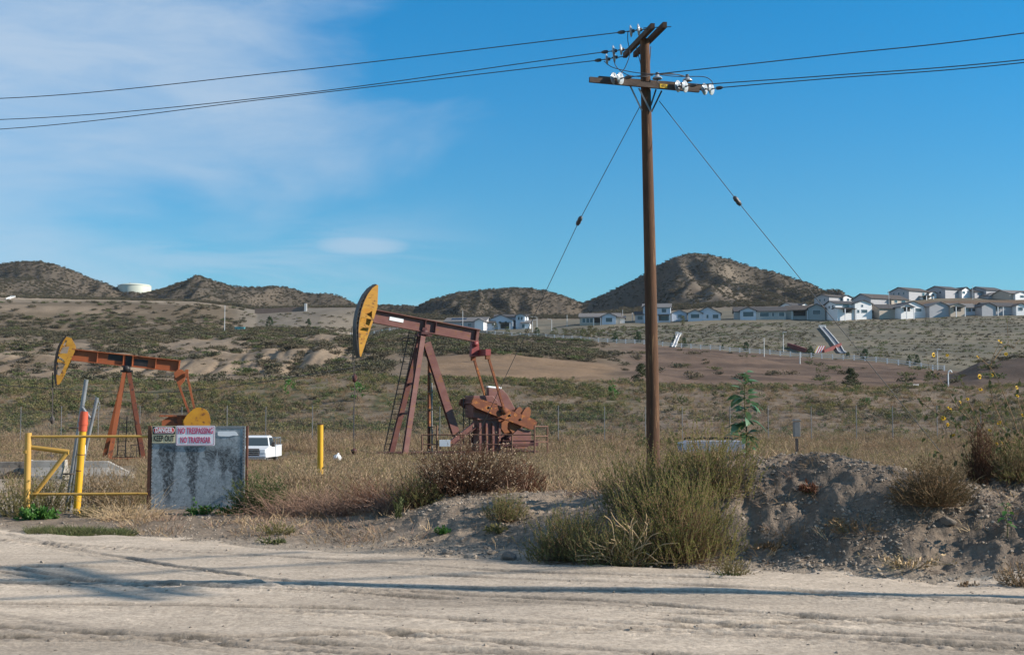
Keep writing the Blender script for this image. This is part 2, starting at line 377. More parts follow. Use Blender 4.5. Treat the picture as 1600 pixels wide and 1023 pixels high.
def ground_mat(m, use_attr, base=None, gravel=1.0, track=False):
    nt = m.node_tree; N = nt.nodes; L = nt.links; bs = N["Principled BSDF"]; bs.inputs["Roughness"].default_value = .95; bs.inputs["Specular IOR Level"].default_value = .1
    g = N.new("ShaderNodeNewGeometry"); pos = g.outputs["Position"]
    def nz(sc, det=8, stretch=None, rough=.62):
        v = pos
        if stretch:
            mp = N.new("ShaderNodeMapping"); mp.inputs["Scale"].default_value = stretch; L.new(pos, mp.inputs[0]); v = mp.outputs[0]
        n = N.new("ShaderNodeTexNoise"); n.inputs["Scale"].default_value = sc; n.inputs["Detail"].default_value = det; n.inputs["Roughness"].default_value = rough; L.new(v, n.inputs["Vector"]); return n.outputs[0]
    def rg(v, a, b, c, d):
        r = N.new("ShaderNodeMapRange"); L.new(v, r.inputs[0])
        for i, x in enumerate((a, b, c, d)): r.inputs[i+1].default_value = x
        return r.outputs[0]
    def mul(a, b):
        x = N.new("ShaderNodeMath"); x.operation = 'MULTIPLY'
        for i, v in enumerate((a, b)):
            if isinstance(v, float): x.inputs[i].default_value = v
            else: L.new(v, x.inputs[i])
        return x.outputs[0]
    def add(a, b):
        x = N.new("ShaderNodeMath"); x.operation = 'ADD'
        for i, v in enumerate((a, b)):
            if isinstance(v, float): x.inputs[i].default_value = v
            else: L.new(v, x.inputs[i])
        return x.outputs[0]
    if use_attr:
        at = N.new("ShaderNodeVertexColor"); at.layer_name = "Col"; c = at.outputs[0]
    else:
        rgb = N.new("ShaderNodeRGB"); rgb.outputs[0].default_value = (*base, 1); c = rgb.outputs[0]
    f = mul(mul(rg(nz(.12), .3, .7, .82, 1.18), rg(nz(1.7), .3, .7, .78, 1.22)), rg(nz(14., 10), .3, .7, .72, 1.28))
    if track:
        f = mul(rg(nz(.5, 6, (.5, 1.6, 1)), .3, .7, .86, 1.10), mul(rg(nz(2.6, 12, (.7, 1.4, 1), .72), .3, .7, .80, 1.18), rg(nz(24., 12, None, .75), .32, .68, .60, 1.34)))
    vm = N.new("ShaderNodeVectorMath"); vm.operation = 'SCALE'; L.new(c, vm.inputs[0]); L.new(f, vm.inputs[3])
    # scattered pale and dark pebbles
    vo = N.new("ShaderNodeTexVoronoi"); vo.inputs["Scale"].default_value = 26; L.new(pos, vo.inputs["Vector"])
    sep = N.new("ShaderNodeSeparateColor"); L.new(vo.outputs["Color"], sep.inputs[0])
    pk = mul(rg(sep.outputs[0], .80, .82, 0., 1.), rg(vo.outputs[0], .30, .22, 0., 1.))
    tone = rg(sep.outputs[1], 0., 1., .55, 1.65)
    one = N.new("ShaderNodeMix"); one.data_type = 'FLOAT'; L.new(mul(pk, .8*gravel), one.inputs[0]); one.inputs[2].default_value = 1.; L.new(tone, one.inputs[3])
    vm2 = N.new("ShaderNodeVectorMath"); vm2.operation = 'SCALE'; L.new(vm.outputs[0], vm2.inputs[0]); L.new(one.outputs[0], vm2.inputs[3])
    L.new(vm2.outputs[0], bs.inputs["Base Color"])
    hh = add(mul(nz(9., 10), .5), add(mul(nz(45., 6), .18), mul(pk, .12*gravel)))
    if track: hh = add(mul(nz(34., 8), .45), add(mul(nz(90., 4), .2), mul(nz(6., 10, (.7, 1.4, 1), .7), .45)))
    b = N.new("ShaderNodeBump"); b.inputs["Strength"].default_value = .9 if not track else .55; b.inputs["Distance"].default_value = .07 if not track else .03
    L.new(hh, b.inputs["Height"]); L.new(b.outputs[0], bs.inputs["Normal"])
ground_mat(m_ground, True)
ground = mesh_np("ground", np.stack([XX, YY, ZZ], -1).reshape(-1, 3), quads, m_ground, smooth=True)
ca = ground.data.color_attributes.new("Col", 'FLOAT_COLOR', 'POINT')
ca.data.foreach_set("color", np.concatenate([cg, np.ones((len(cg), 1))], 1).astype(np.float32).ravel())
tag(ground, kind="structure")

# ------------------------------------------------------------------ dirt road with tyre tracks
rx = np.linspace(-14, 11, 1150); ry_ = np.concatenate([np.linspace(-3, 7.5, 60), np.arange(7.53, 14.5, .026), np.arange(14.53, 23, .06)])
RX, RY = np.meshgrid(rx, ry_)
eg = RY-(Ye(RX)+.05+(fbm(RX*.8, RY*.8, 4, 91)-.5)*1.5+(fbm(RX*4, RY*4, 3, 92)-.5)*.35)
lot = (RX < -5.2) & (RY < 22) & (RY > 13) # the road opens into the yard on the left
eg = np.where(RX < -7.6, eg-3*sst(-7.6, -9, RX), eg)
tr = np.zeros_like(RX); dark = np.zeros_like(RX)
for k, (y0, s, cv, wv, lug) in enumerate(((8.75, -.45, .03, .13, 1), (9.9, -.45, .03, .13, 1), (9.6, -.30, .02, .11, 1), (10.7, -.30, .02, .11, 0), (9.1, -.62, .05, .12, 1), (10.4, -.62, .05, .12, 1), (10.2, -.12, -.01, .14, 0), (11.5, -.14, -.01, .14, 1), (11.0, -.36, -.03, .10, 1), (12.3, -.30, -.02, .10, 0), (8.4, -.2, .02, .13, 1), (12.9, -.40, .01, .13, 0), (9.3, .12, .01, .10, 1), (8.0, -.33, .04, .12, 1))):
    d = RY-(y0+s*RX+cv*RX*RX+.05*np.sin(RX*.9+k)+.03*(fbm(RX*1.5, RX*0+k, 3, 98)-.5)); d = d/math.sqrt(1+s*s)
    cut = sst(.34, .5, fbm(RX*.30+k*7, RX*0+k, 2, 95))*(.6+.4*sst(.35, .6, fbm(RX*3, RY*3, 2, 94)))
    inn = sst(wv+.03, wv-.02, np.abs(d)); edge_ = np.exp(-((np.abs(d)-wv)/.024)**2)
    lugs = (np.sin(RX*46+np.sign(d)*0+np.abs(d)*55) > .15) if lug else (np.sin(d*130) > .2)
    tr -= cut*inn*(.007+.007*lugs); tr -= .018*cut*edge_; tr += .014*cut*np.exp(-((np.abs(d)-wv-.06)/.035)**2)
    dark = np.maximum(dark, cut*np.maximum(edge_*1.0, inn*(.05+.28*lugs)))  # groove shade painted into the road colour, strongest along the rut edges
tr += (fbm(RX*.4, RY*4.5, 4, 96)-.5)*.016+(fbm(RX*9, RY*14, 3, 97)-.5)*.006
HR = H(RX, np.maximum(RY, 0)); fe = sst(0, .45, -eg); RZ = HR+.006+(.046+tr)*fe
ridx = np.arange(RX.size).reshape(RX.shape)
rq = np.stack([ridx[:-1, :-1], ridx[:-1, 1:], ridx[1:, 1:], ridx[1:, :-1]], -1).reshape(-1, 4)
keep = (eg[:-1, :-1] < 0).ravel()
rq = rq[keep]; used = np.unique(rq); remap = np.full(RX.size, -1); remap[used] = np.arange(len(used))
m_road = bpy.data.materials.new("dirt_road_surface"); m_road.use_nodes = True
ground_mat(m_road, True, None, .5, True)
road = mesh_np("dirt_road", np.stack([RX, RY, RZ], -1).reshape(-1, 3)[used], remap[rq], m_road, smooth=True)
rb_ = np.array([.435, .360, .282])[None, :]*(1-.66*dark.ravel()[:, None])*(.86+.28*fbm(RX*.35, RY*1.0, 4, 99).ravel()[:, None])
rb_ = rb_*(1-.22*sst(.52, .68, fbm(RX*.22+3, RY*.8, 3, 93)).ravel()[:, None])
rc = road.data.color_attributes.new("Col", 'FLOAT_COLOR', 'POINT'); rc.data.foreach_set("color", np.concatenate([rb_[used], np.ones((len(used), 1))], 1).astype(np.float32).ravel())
tag(road, kind="structure")

# ================================================================== foliage helpers
def leaf_quads(C, A, B, bend=0):
    n = len(C)
    V = np.stack([C, C+.45*A+B, C+A, C+.45*A-B], 1).reshape(-1, 3)
    return V, np.arange(4*n).reshape(n, 4)
def unit(v): return v/np.maximum(np.linalg.norm(v, axis=-1, keepdims=True), 1e-9)
def rdir(n, r=None):
    r = r or rng
    return unit(r.normal(size=(n, 3)))
def twigs(P, Q, r0, r1):
    """three-sided tapered twigs"""
    d = unit(Q-P); ref = np.where(np.abs(d[:, 2:3]) > .9, np.array([[1., 0, 0]]), np.array([[0, 0, 1.]]))
    a = unit(np.cross(d, ref)); b = np.cross(d, a); n = len(P)
    r0 = np.broadcast_to(np.asarray(r0, float), (n,))[:, None]; r1 = np.broadcast_to(np.asarray(r1, float), (n,))[:, None]
    vs = []
    for c, r in ((P, r0), (Q, r1)):
        for k in range(3):
            vs.append(c+(a*math.cos(k*2.094)+b*math.sin(k*2.094))*r)
    V = np.stack(vs, 1).reshape(-1, 3); o = np.arange(n)[:, None]*6
    Fq = np.concatenate([o+np.array([[k, (k+1) % 3, 3+(k+1) % 3, 3+k]]) for k in range(3)])
    return V, Fq
def join(parts):
    V = []; Q = []; n = 0
    for v, f in parts:
        V.append(v); Q.append(f+n); n += len(v)
    return np.concatenate(V), np.concatenate(Q)
def stems(n, rx, ry, h, segs=5, spread=.8, drift=.25, up=.6, r=None, base=.15, hvar=.35):
    """polylines of n stems growing out of one base; returns (segs+1, n, 3)"""
    r = r or rng
    ang = r.uniform(0, 2*math.pi, n); rad = np.sqrt(r.uniform(0, 1, n))
    P = np.stack([np.cos(ang)*rad*rx*base, np.sin(ang)*rad*ry*base, np.zeros(n)-.03], -1)
    L_ = h*(1-hvar*r.uniform(0, 1, n))
    tx = np.cos(ang)*rad*rx*spread; ty = np.sin(ang)*rad*ry*spread
    hh = L_*np.sqrt(np.maximum(1-.75*rad**2, .1))
    d = np.stack([tx, ty, hh], -1)/segs
    out = [P]; cur = P; dd = d.copy()
    w = r.normal(size=(n, 3))*np.linalg.norm(d, axis=1)[:, None]*drift
    for k in range(segs):
        f = (k+.5)/segs
        step = d.copy(); step[:, :2] *= (.55+.9*f); step[:, 2] *= (1.25-.5*f*up)
        w = w*.6+r.normal(size=(n, 3))*np.linalg.norm(d, axis=1)[:, None]*drift
        cur = cur+step+w; out.append(cur)
    return np.stack(out)
def stem_twigs(S, r0, r1):
    k = S.shape[0]-1; ps = []
    for i in range(k):
        ps.append(twigs(S[i], S[i+1], r0+(r1-r0)*i/k, r0+(r1-r0)*(i+1)/k))
    return join(ps)
def on_stems(S, n, f0=.2, f1=1., r=None):
    r = r or rng
    k = S.shape[0]-1; j = r.integers(0, S.shape[1], n); f = r.uniform(f0, f1, n)*k; i = np.minimum(f.astype(int), k-1); f = (f-i)[:, None]
    return S[i, j]*(1-f)+S[i+1, j]*f, unit(S[i+1, j]-S[i, j])

def bush(name, base, rx, ry, h, nst, nleaf, ll, lw, mst, mlf, label, cat, group=None, upright=.5, base_f=.25, f0=.2, seed=1, drift=.22, spread=1., extra=None, tw=.006):
    r = np.random.default_rng(seed)
    root = thing(name, base, label, cat, group)
    S = stems(nst, rx, ry, h, 5, spread, drift, .6, r, base_f)
    # keep to the ground below
    v, f = stem_twigs(S, tw, tw*.35); mesh_np("branches", v, f, mst, root)
    if nleaf:
        P, D = on_stems(S, nleaf, f0, 1.02, r)
        A = unit(D*upright*1.6+rdir(nleaf, r)*(1-upright*.6)+np.array([0, 0, .25]))*(ll*r.uniform(.6, 1.2, nleaf))[:, None]
        B = unit(np.cross(A, rdir(nleaf, r)))*(lw*r.uniform(.6, 1.2, nleaf))[:, None]
        v, f = leaf_quads(P, A, B); mesh_np("foliage", v, f, mlf, root)
    if extra:
        nm, n, sz, mt = extra
        P, D = on_stems(S, n, .82, 1.03, r)
        A = rdir(n, r)*sz; B = unit(np.cross(A, rdir(n, r)))*sz*.6
        v, f = leaf_quads(P-A*.5, A, B); mesh_np(nm, v, f, mt, root)
    return root

# instances for masses nobody could count
PROTO = []
def proto_col(objs, nm):
    c = bpy.data.collections.new(nm)
    for o in objs:
        for cc in list(o.users_collection): cc.objects.unlink(o)
        c.objects.link(o)
    return c
def scatter(name, col, pts, sc, idx=None, tilt=None, label=None, cat=None):
    n = len(pts); me = bpy.data.meshes.new(name); me.vertices.add(n); me.vertices.foreach_set("co", np.asarray(pts, np.float32).ravel())
    def at(nm, ty, v, key="value"):
        a = me.attributes.new(nm, ty, 'POINT'); a.data.foreach_set(key, v)
    at("sc", 'FLOAT_VECTOR', np.asarray(sc if np.ndim(sc) == 2 else np.repeat(np.asarray(sc)[:, None], 3, 1), np.float32).ravel(), "vector")
    k = len(col.objects)
    at("ix", 'INT', (rng.integers(0, k, n) if idx is None else idx).astype(np.int32))
    rot = np.zeros((n, 3), np.float32); rot[:, 2] = rng.uniform(0, 6.283, n)
    if tilt: rot[:, :2] = rng.uniform(-tilt, tilt, (n, 2))
    at("ro", 'FLOAT_VECTOR', rot.ravel(), "vector")
    o = bpy.data.objects.new(name, me); COL.objects.link(o)
    ng = bpy.data.node_groups.new(name+"_scatter", 'GeometryNodeTree')
    ng.interface.new_socket("Geometry", in_out='INPUT', socket_type='NodeSocketGeometry'); ng.interface.new_socket("Geometry", in_out='OUTPUT', socket_type='NodeSocketGeometry')
    N = ng.nodes; L = ng.links
    gi = N.new("NodeGroupInput"); go = N.new("NodeGroupOutput"); ip = N.new("GeometryNodeInstanceOnPoints"); ci = N.new("GeometryNodeCollectionInfo")
    ci.inputs["Collection"].default_value = col; ci.inputs["Separate Children"].default_value = True; ci.inputs["Reset Children"].default_value = True
    def na(nm, ty):
        x = N.new("GeometryNodeInputNamedAttribute"); x.data_type = ty; x.inputs[0].default_value = nm; return x.outputs[0]
    L.new(gi.outputs[0], ip.inputs["Points"]); L.new(ci.outputs[0], ip.inputs["Instance"]); ip.inputs["Pick Instance"].default_value = True
    L.new(na("ix", 'INT'), ip.inputs["Instance Index"]); L.new(na("sc", 'FLOAT_VECTOR'), ip.inputs["Scale"])
    er = N.new("FunctionNodeEulerToRotation"); L.new(na("ro", 'FLOAT_VECTOR'), er.inputs[0]); L.new(er.outputs[0], ip.inputs["Rotation"])
    L.new(ip.outputs[0], go.inputs[0])
    md = o.modifiers.new("scatter", 'NODES'); md.node_group = ng
    return tag(o, label, cat, kind="stuff")
def sample(n, px0, px1, Y0, Y1, dens, power=1.0):
    """random ground points; dens(px, Y, x) gives the chance of keeping one"""
    px = rng.uniform(px0, px1, n); a = rng.uniform(0, 1, n)
    Y = Y0*(Y1/Y0)**a if power == 1 else (Y0**power+a*(Y1**power-Y0**power))**(1/power)
    x = (px-800)/F*Y
    k = rng.uniform(0, 1, n) < dens(px, Y, x); px, Y, x = px[k], Y[k], x[k]
    return np.stack([x, Y, H(x, Y)], -1), px, Y

# materials of plants
m_dry = M("dry_grass", (.33, .238, .145), (.165, .11, .07), .25, rnd=1, c3=(.23, .155, .095), rough=.9, transl=.25, pos=True)
m_drypale = M("pale_straw", (.44, .335, .21), (.25, .18, .115), .3, rnd=1, c3=(.32, .235, .145), rough=.9, transl=.25, pos=True)
m_drygreen = M("yellow_green_weed", (.17, .16, .06), rnd=1, c3=(.22, .175, .085), rough=.9, transl=.3)
m_green = M("weed_green", (.062, .10, .030), (.09, .115, .042), 2, rnd=1, c3=(.12, .11, .05), rough=.8, transl=.3)
m_brush = M("chaparral", (.056, .054, .035), rnd=1, c3=(.095, .078, .05), rough=.9, transl=.12)
m_sage = M("sagebrush", (.075, .075, .045), rnd=1, c3=(.14, .11, .07), rough=.9, transl=.15)
m_olive = M("olive_leaf", (.155, .168, .048), (.235, .228, .07), 1.6, rough=.8, transl=.35)
m_olive2 = M("dull_green_leaf", (.135, .155, .055), (.215, .21, .075), 1.8, rough=.8, transl=.35)
m_brownlf = M("dead_brown_leaf", (.12, .06, .035), (.065, .036, .022), 2.5, rough=.9, transl=.2)
m_redlf = M("dead_red_leaf", (.16, .06, .035), (.10, .05, .03), 3., rough=.9, transl=.2)
m_mauve = M("dead_mauve_twig", (.21, .125, .095), (.30, .20, .14), 3., rough=.9)
m_husk = M("pale_husk", (.40, .30, .21), rough=.9, transl=.2)
m_twig = M("twig", (.16, .10, .055), (.24, .16, .09), 3, rough=.9)
m_paletwig = M("pale_twig", (.48, .36, .22), (.38, .27, .15), 3, rough=.9)
m_leaf = M("bright_leaf", (.055, .15, .03), (.09, .20, .045), 3, rough=.5, transl=.3)
m_bluelf = M("blue_green_leaf", (.055, .145, .06), (.12, .20, .11), 7, rough=.5, transl=.25, spec=.5)
m_bark = M("bark", (.13, .09, .06), (.19, .14, .10), 6, rough=.9)
m_conif = M("conifer_needle", (.028, .055, .022), (.05, .085, .03), 2, rough=.8, transl=.1)
m_airy = M("airy_foliage", (.09, .105, .04), (.14, .14, .06), 2, rough=.8, transl=.3)

def grass_proto(name, n, r, h, w, mat, seed, lean=.5, heads=0):
    g = np.random.default_rng(seed); an = g.uniform(0, 6.283, n); ra = np.sqrt(g.uniform(0, 1, n))*r
    B = np.stack([np.cos(an)*ra, np.sin(an)*ra, np.zeros(n)-.02], -1); L_ = h*g.uniform(.45, 1.05, n)
    d = unit(np.stack([np.cos(an)*lean*g.uniform(0, 1.4, n)+g.normal(size=n)*.25, np.sin(an)*lean*g.uniform(0, 1.4, n)+g.normal(size=n)*.25, np.ones(n)], -1))
    d2 = unit(d+np.stack([np.cos(an), np.sin(an), -.3*np.ones(n)], -1)*g.uniform(.1, .7, n)[:, None])
    s = unit(np.cross(d, rdir(n, g)))*w
    M1 = B+d*(L_*.55)[:, None]; T = M1+d2*(L_*.5)[:, None]
    V = np.stack([B-s, B+s, M1+s*.75, M1-s*.75, T+s*.12, T-s*.12], 1).reshape(-1, 3); o = np.arange(n)[:, None]*6
    Q = np.concatenate([o+np.array([[0, 1, 2, 3]]), o+np.array([[3, 2, 4, 5]])])
    if heads:
        hv, hf = leaf_quads(T[:heads], d2[:heads]*h*.16, s[:heads]*1.9); Q = np.concatenate([Q, hf+len(V)]); V = np.concatenate([V, hv])
    return mesh_np(name, V, Q, mat)
def shrub_proto(name, nst, nl, ll, lw, mat, seed, h=1., rr=1., flat=.8):
    g = np.random.default_rng(seed)
    # leaf clumps through the crown's volume
    nk = nst; cc = rdir(nk, g)*(g.uniform(.25, .9, nk)**.6)[:, None]*np.array([rr, rr, h*.55])+np.array([0, 0, h*.45])
    cc[:, 2] = np.maximum(cc[:, 2], .06)
    k = g.integers(0, nk, nl); C = cc[k]+g.normal(size=(nl, 3))*np.array([.2*rr, .2*rr, .13*h]); C[:, 2] = np.abs(C[:, 2])
    A = unit(rdir(nl, g)+np.array([0, 0, .7]))*(ll*g.uniform(.6, 1.3, nl))[:, None]; B = unit(np.cross(A, rdir(nl, g)))*(lw*g.uniform(.6, 1.3, nl))[:, None]
    v, f = leaf_quads(C, A, B)
    return mesh_np(name, v, f, mat)

# ---- dry grass of the field
gc = proto_col([grass_proto("g%d" % i, 34, .20, .55, .006, m, 100+i, .5, 6) for i, m in enumerate((m_dry, m_dry, m_drypale, m_drygreen, m_dry, m_drypale))], "dry_clumps")
gfar = proto_col([grass_proto("gf%d" % i, 40, .55, .8, .018, m, 120+i, .45, 8) for i, m in enumerate((m_dry, m_dry, m_dry, m_drygreen, m_drypale, m_dry))], "dry_clumps_far")
def lotmask(px, Y): return 1-(1-sst(180, 300, px+0*Y))*(1-sst(47, 57, Y))*sst(20, 21, Y)
def d1(px, Y, x):
    t = Y-Ye(x); p = (fbm(x/1.6, Y/1.6, 3, 201) > .38)*1.
    near = sst(3.1, 4.6, t)*np.where(x < -1.5, 1, sst(3.6, 5.2, t)); near = np.where(px < 640, sst(4.2, 5.5, t), near)
    return near*p*(.25+.75*lotmask(px, Y)*1.)*np.where((px < 222) & (Y < 56), .07, 1)
P, px, Y = sample(39000, -250, 1980, 17.5, 48, d1)
scatter("dry_grass", gc, P, rng.uniform(.4, .95, len(P))*np.where(abs(px-408) < 40, .75, 1), tilt=.15, label="dry tan grass filling the field behind the berm", cat="grass")
def d2(px, Y, x): return np.where((px < 230) & (Y < 57), 0, .35+.65*(fbm(x/5, Y/5, 3, 203) > .42))
P, px, Y = sample(26000, -250, 1950, 46, 112, d2)
scatter("dry_grass", gfar, P, rng.uniform(.35, .8, len(P))*np.interp(Y, [46, 60, 80, 104], [.7, .75, .9, 1.3])*np.where((abs(px-408) < 42) & (Y < 87), .55, 1), tilt=.12, label="rust tan grass around the pumpjacks up to the wire fence", cat="grass")

# ---- weeds on the bank
wc = proto_col([shrub_proto("w%d" % i, 14, 70, .28, .06, m, 140+i, .6, .6) for i, m in enumerate((m_green, m_sage, m_drygreen, m_sage, m_green))], "weeds")
def d3(px, Y, x):
    g = sst(.42, .56, fbm(x/7, Y/9, 4, 205)); b = np.interp(Y, [108, 122, 158], [.15, .8, 1])
    return np.clip(g*b*np.where(px > 960, .38, 1.)+.06, 0, 1)
P, px, Y = sample(20000, -150, 1750, 110, 162, d3)
scatter("bank_weeds", wc, P, rng.uniform(.3, .78, len(P)), tilt=.2, label="low green weeds covering the bank behind the wire fence", cat="weeds")
P, px, Y = sample(9000, -150, 1750, 108, 172, lambda px, Y, x: .8+0*Y)
scatter("bank_grass", gfar, P, rng.uniform(.3, .7, len(P)), tilt=.2, label="sparse dry grass on the bank behind the wire fence", cat="grass")

# ---- sage and brush on the terraces
sc_ = proto_col([shrub_proto("s%d" % i, 22, 190, .30, .07, m, 160+i, .75, 1.0) for i, m in enumerate((m_sage, m_brush, m_sage, m_green, m_brush))], "brush_clumps")
def d4(px, Y, x):
    lf = 1-sst(560, 640, px); py = 640-(H(x, Y)-1.65)/Y*2000
    n = fbm(x/16, Y/22, 4, 207)
    band = np.exp(-((py-505)/15)**2)*1.5+np.exp(-((py-480)/6)**2)*.35+np.exp(-((py-572)/9)**2)*.5*sst(200, 330, px)
    band2 = np.exp(-((py-535)/24)**2)*.45
    left = lf*np.where((px > 380) & (py < 512), 0., np.clip(band*sst(.28, .46, n)+band2*sst(.44, .54, n)+.04, 0, 1))
    fd = np.interp(px, _px, K[5][0])
    mid = sst(540, 620, px)*(1-sst(890, 990, px))*sst(255, 275, Y)*(Y < fd-6)*sst(.38, .56, n)*.55
    rt = sst(930, 1010, px)*(Y < fd-6)*(Y > 180)*.012
    return np.clip(left+mid+rt, 0, 1)
P, px, Y = sample(36000, -150, 1700, 168, 560, d4)
scatter("sage_brush", sc_, P, rng.uniform(.4, 1.6, len(P))[:, None]*np.array([1.25, 1.25, .8]), tilt=.1, label="grey green sage brush spread over the sandy terraces", cat="brush") 

# ---- chaparral of the hills
def d5(px, Y, x):
    n = fbm(x/60, Y/110, 4, 211); n2_ = fbm(x/14, Y/20, 2, 213)
    return np.clip((sst(.36, .60, n)*.6+.55+sst(1060, 1100, Y)*.3)*(.35+n2_)*np.where((px > 1040) & (px < 1180), .55, 1), 0, 1)
P, px, Y = sample(130000, -250, 1900, 640, 1112, d5, 2.)
scatter("hill_chaparral", sc_, P, (rng.uniform(.4, 1.1, len(P))*rng.choice([1, 1, 1.5], len(P))*np.where(px > 1320, .5, 1)), tilt=.1, idx=rng.choice([1, 1, 4, 4, 0], len(P)), label="dark chaparral dotted over the far hills", cat="brush")
# ================================================================== metal and wood
m_maroon = M("maroon_paint", (.125, .045, .040), (.175, .080, .068), 1.3, .55, spot=(.17, .075, .035), sthr=.555, sscale=2.2, bump=.2, stretch=(1, 1, 1.8))
m_maroon_dk = M("dark_maroon_paint", (.055, .018, .02), (.09, .03, .03), 1.5, .6, spot=(.16, .06, .03), sthr=.6, sscale=3)
m_red = M("red_primer", (.24, .045, .045), (.16, .035, .035), 2, .5)
m_rust = M("rust", (.20, .07, .03), (.125, .045, .03), 3, .85, spot=(.38, .15, .04), sthr=.56, sscale=4, bump=.3)
m_yel = M("horsehead_yellow", (.50, .255, .03), (.38, .18, .03), 1.5, .6, spot=(.14, .065, .025), sthr=.575, sscale=2.5, bump=.1, stretch=(1, 1, 2.6))
m_orange = M("orange_rust_paint", (.32, .095, .034), (.24, .07, .03), 1.2, .65, spot=(.13, .05, .028), sthr=.575, sscale=2.2, bump=.15)
m_orange_dk = M("dark_orange_paint", (.20, .06, .028), (.13, .045, .03), 2, .7, spot=(.06, .03, .025), sthr=.55, sscale=3)
m_yellow2 = M("counterweight_yellow", (.46, .23, .02), (.36, .16, .02), 2, .55, spot=(.14, .06, .025), sthr=.58, sscale=4)
m_black = M("black_grease", (.018, .017, .018), (.035, .03, .03), 4, .5)
m_dkst = M("dark_steel", (.05, .045, .045), (.09, .07, .06), 4, .6)
m_galv = M("galvanised", (.25, .265, .28), (.17, .18, .195), 6, .45, metal=.3)
m_wire = M("wire", (.06, .06, .065), None, rough=.6)
m_white = M("white_paint", (.78, .79, .80), (.70, .71, .72), 4, .5)
m_rail = M("rusty_pipe", (.17, .085, .055), (.11, .06, .045), 5, .8)
m_conc = M("concrete", (.34, .31, .275), (.24, .22, .195), 3, .9, bump=.25)
m_glass = M("glass", (.03, .045, .055), None, rough=.08, spec=.8)
m_rub = M("rubber", (.025, .025, .025), None, rough=.85)

# ================================================================== large pumpjack
PS = W(663, 708, 77.0); PSI = R(24); CPS = math.cos(PSI); S1 = 2000/77.0
pj = thing("pumpjack", (PS[0], PS[1], hz(PS[0], PS[1])-.05), "large maroon pumpjack with a yellow horsehead raised above the hills", "pumpjack", "pumpjacks", PSI)
dz0 = PS[2]-(hz(PS[0], PS[1])-.05)
def L1(px, py, y=0.):
    """local point in the machine's own plane (x along the beam, y depth) that shows at px, py"""
    x = ((px-663)/S1-y*math.sin(-PSI)*1.0)/CPS
    # depth of the point changes its scale slightly
    for _ in range(3):
        wx = PS[0]+x*CPS-y*math.sin(PSI); wy = PS[1]+x*math.sin(PSI)+y*CPS
        x += ((px-800)/2000*wy-wx)/CPS
    wy = PS[1]+x*math.sin(PSI)+y*CPS
    return Vector((x, y, float(zpy(py, wy))-pj.location.z))
a, b = L1(584, 494), L1(748, 525)
d = (b-a).normalized(); nrm = Vector((-d.z, 0, d.x))
mb = MB().ibeam(a, b, .42, .80, .05, .04); beam = mb.build("walking_beam", m_maroon, pj)
mb = MB()
for t in (.47, .57, .965):
    p = a.lerp(b, t)
    for s in (-1, 1): mb.bar(p+nrm*.348+Vector((0, s*.115, 0)), p-nrm*.348+Vector((0, s*.115, 0)), .18, .04, d)
mb.pieces("stiffener", m_maroon_dk, beam, 6)
p = a.lerp(b, .14)+nrm*.05+Vector((0, -.035, 0)); q = a.lerp(b, .27)+nrm*.05+Vector((0, -.035, 0))
pl = MB().bar(p, q, .02, .22, nrm).build("name_plate", m_white, beam)
def text(name, body, loc, size, mat, parent, rot=(math.pi/2, 0, 0), sx=1., ext=.002, bold=0., align='CENTER'):
    cu = bpy.data.curves.new(name, 'FONT'); cu.body = body; cu.size = size; cu.extrude = ext; cu.offset = bold
    cu.align_x = align; cu.align_y = 'CENTER'; cu.materials.append(mat); cu.resolution_u = 3
    t = bpy.data.objects.new(name, cu); COL.objects.link(t); bpy.context.view_layer.update()
    me = bpy.data.meshes.new_from_object(t.evaluated_get(bpy.context.evaluated_depsgraph_get())); bpy.data.objects.remove(t)
    o = bpy.data.objects.new(name, me); COL.objects.link(o); o.location = loc; o.rotation_euler = rot; o.scale = (sx, 1, 1)
    if parent is not None: o.parent = parent
    return o
# horsehead: two side plates with openings, a curved face and its inner web
def grow(c, k):
    mx = sum(p[0] for p in c)/len(c); mz = sum(p[1] for p in c)/len(c); return [(mx+(x-mx)*k, mz+(z-mz)*k) for x, z in c]
def horsehead(fL, top, tip, back, arc, cuts, parent, m_plate, m_face, wid, th=.04, inset=.17, both=False):
    """arc: list of px,py down the front; plates are built as strips between face and back edge"""
    hh = None
    pts = [fL(*p) for p in arc]
    mb = MB()
    ins = [p+Vector((inset*math.sin(math.pi*min(1, (i+1)/len(pts)*1.0))**.6, 0, 0)) for i, p in enumerate(pts)]
    for yy in (-wid/2, wid/2):
        outline = [fL(*p) for p in back]
        poly = [(v.x, v.z) for v in ins]+[(v.x, v.z) for v in outline]
        bm_poly(mb, poly, [grow([((fL(*p)).x, (fL(*p)).z) for p in c], 1.25) for c in cuts] if yy < 0 or both else [], yy, th)
    hh = mb.build("horsehead", m_plate, parent)
    mb = MB(); off = [v for v in pts]
    for i in range(len(off)-1):
        p, q = off[i], off[i+1]; dd = (q-p).normalized(); nn = Vector((dd.z, 0, -dd.x))
        nn = nn if nn.x < 0 else -nn
        mb.bar(p-nn*.02-dd*.01, q-nn*.02+dd*.01, wid+.16, .06, nn)
        ip, iq = ins[i], ins[i+1]; mb.bar(ip-nn*0, iq-nn*0, wid+.10, .05, nn)
    for i in range(0, len(off)-1):
        for f_ in (.1, .6): mb.bar(off[i].lerp(off[i+1], f_), ins[i].lerp(ins[i+1], f_), .09, wid+.06, (0, 1, 0)) if (off[i]-ins[i]).length > .05 else None
    mb.build("wireline_track", m_face, hh)
    return hh
import bmesh
from mathutils.geometry import delaunay_2d_cdt
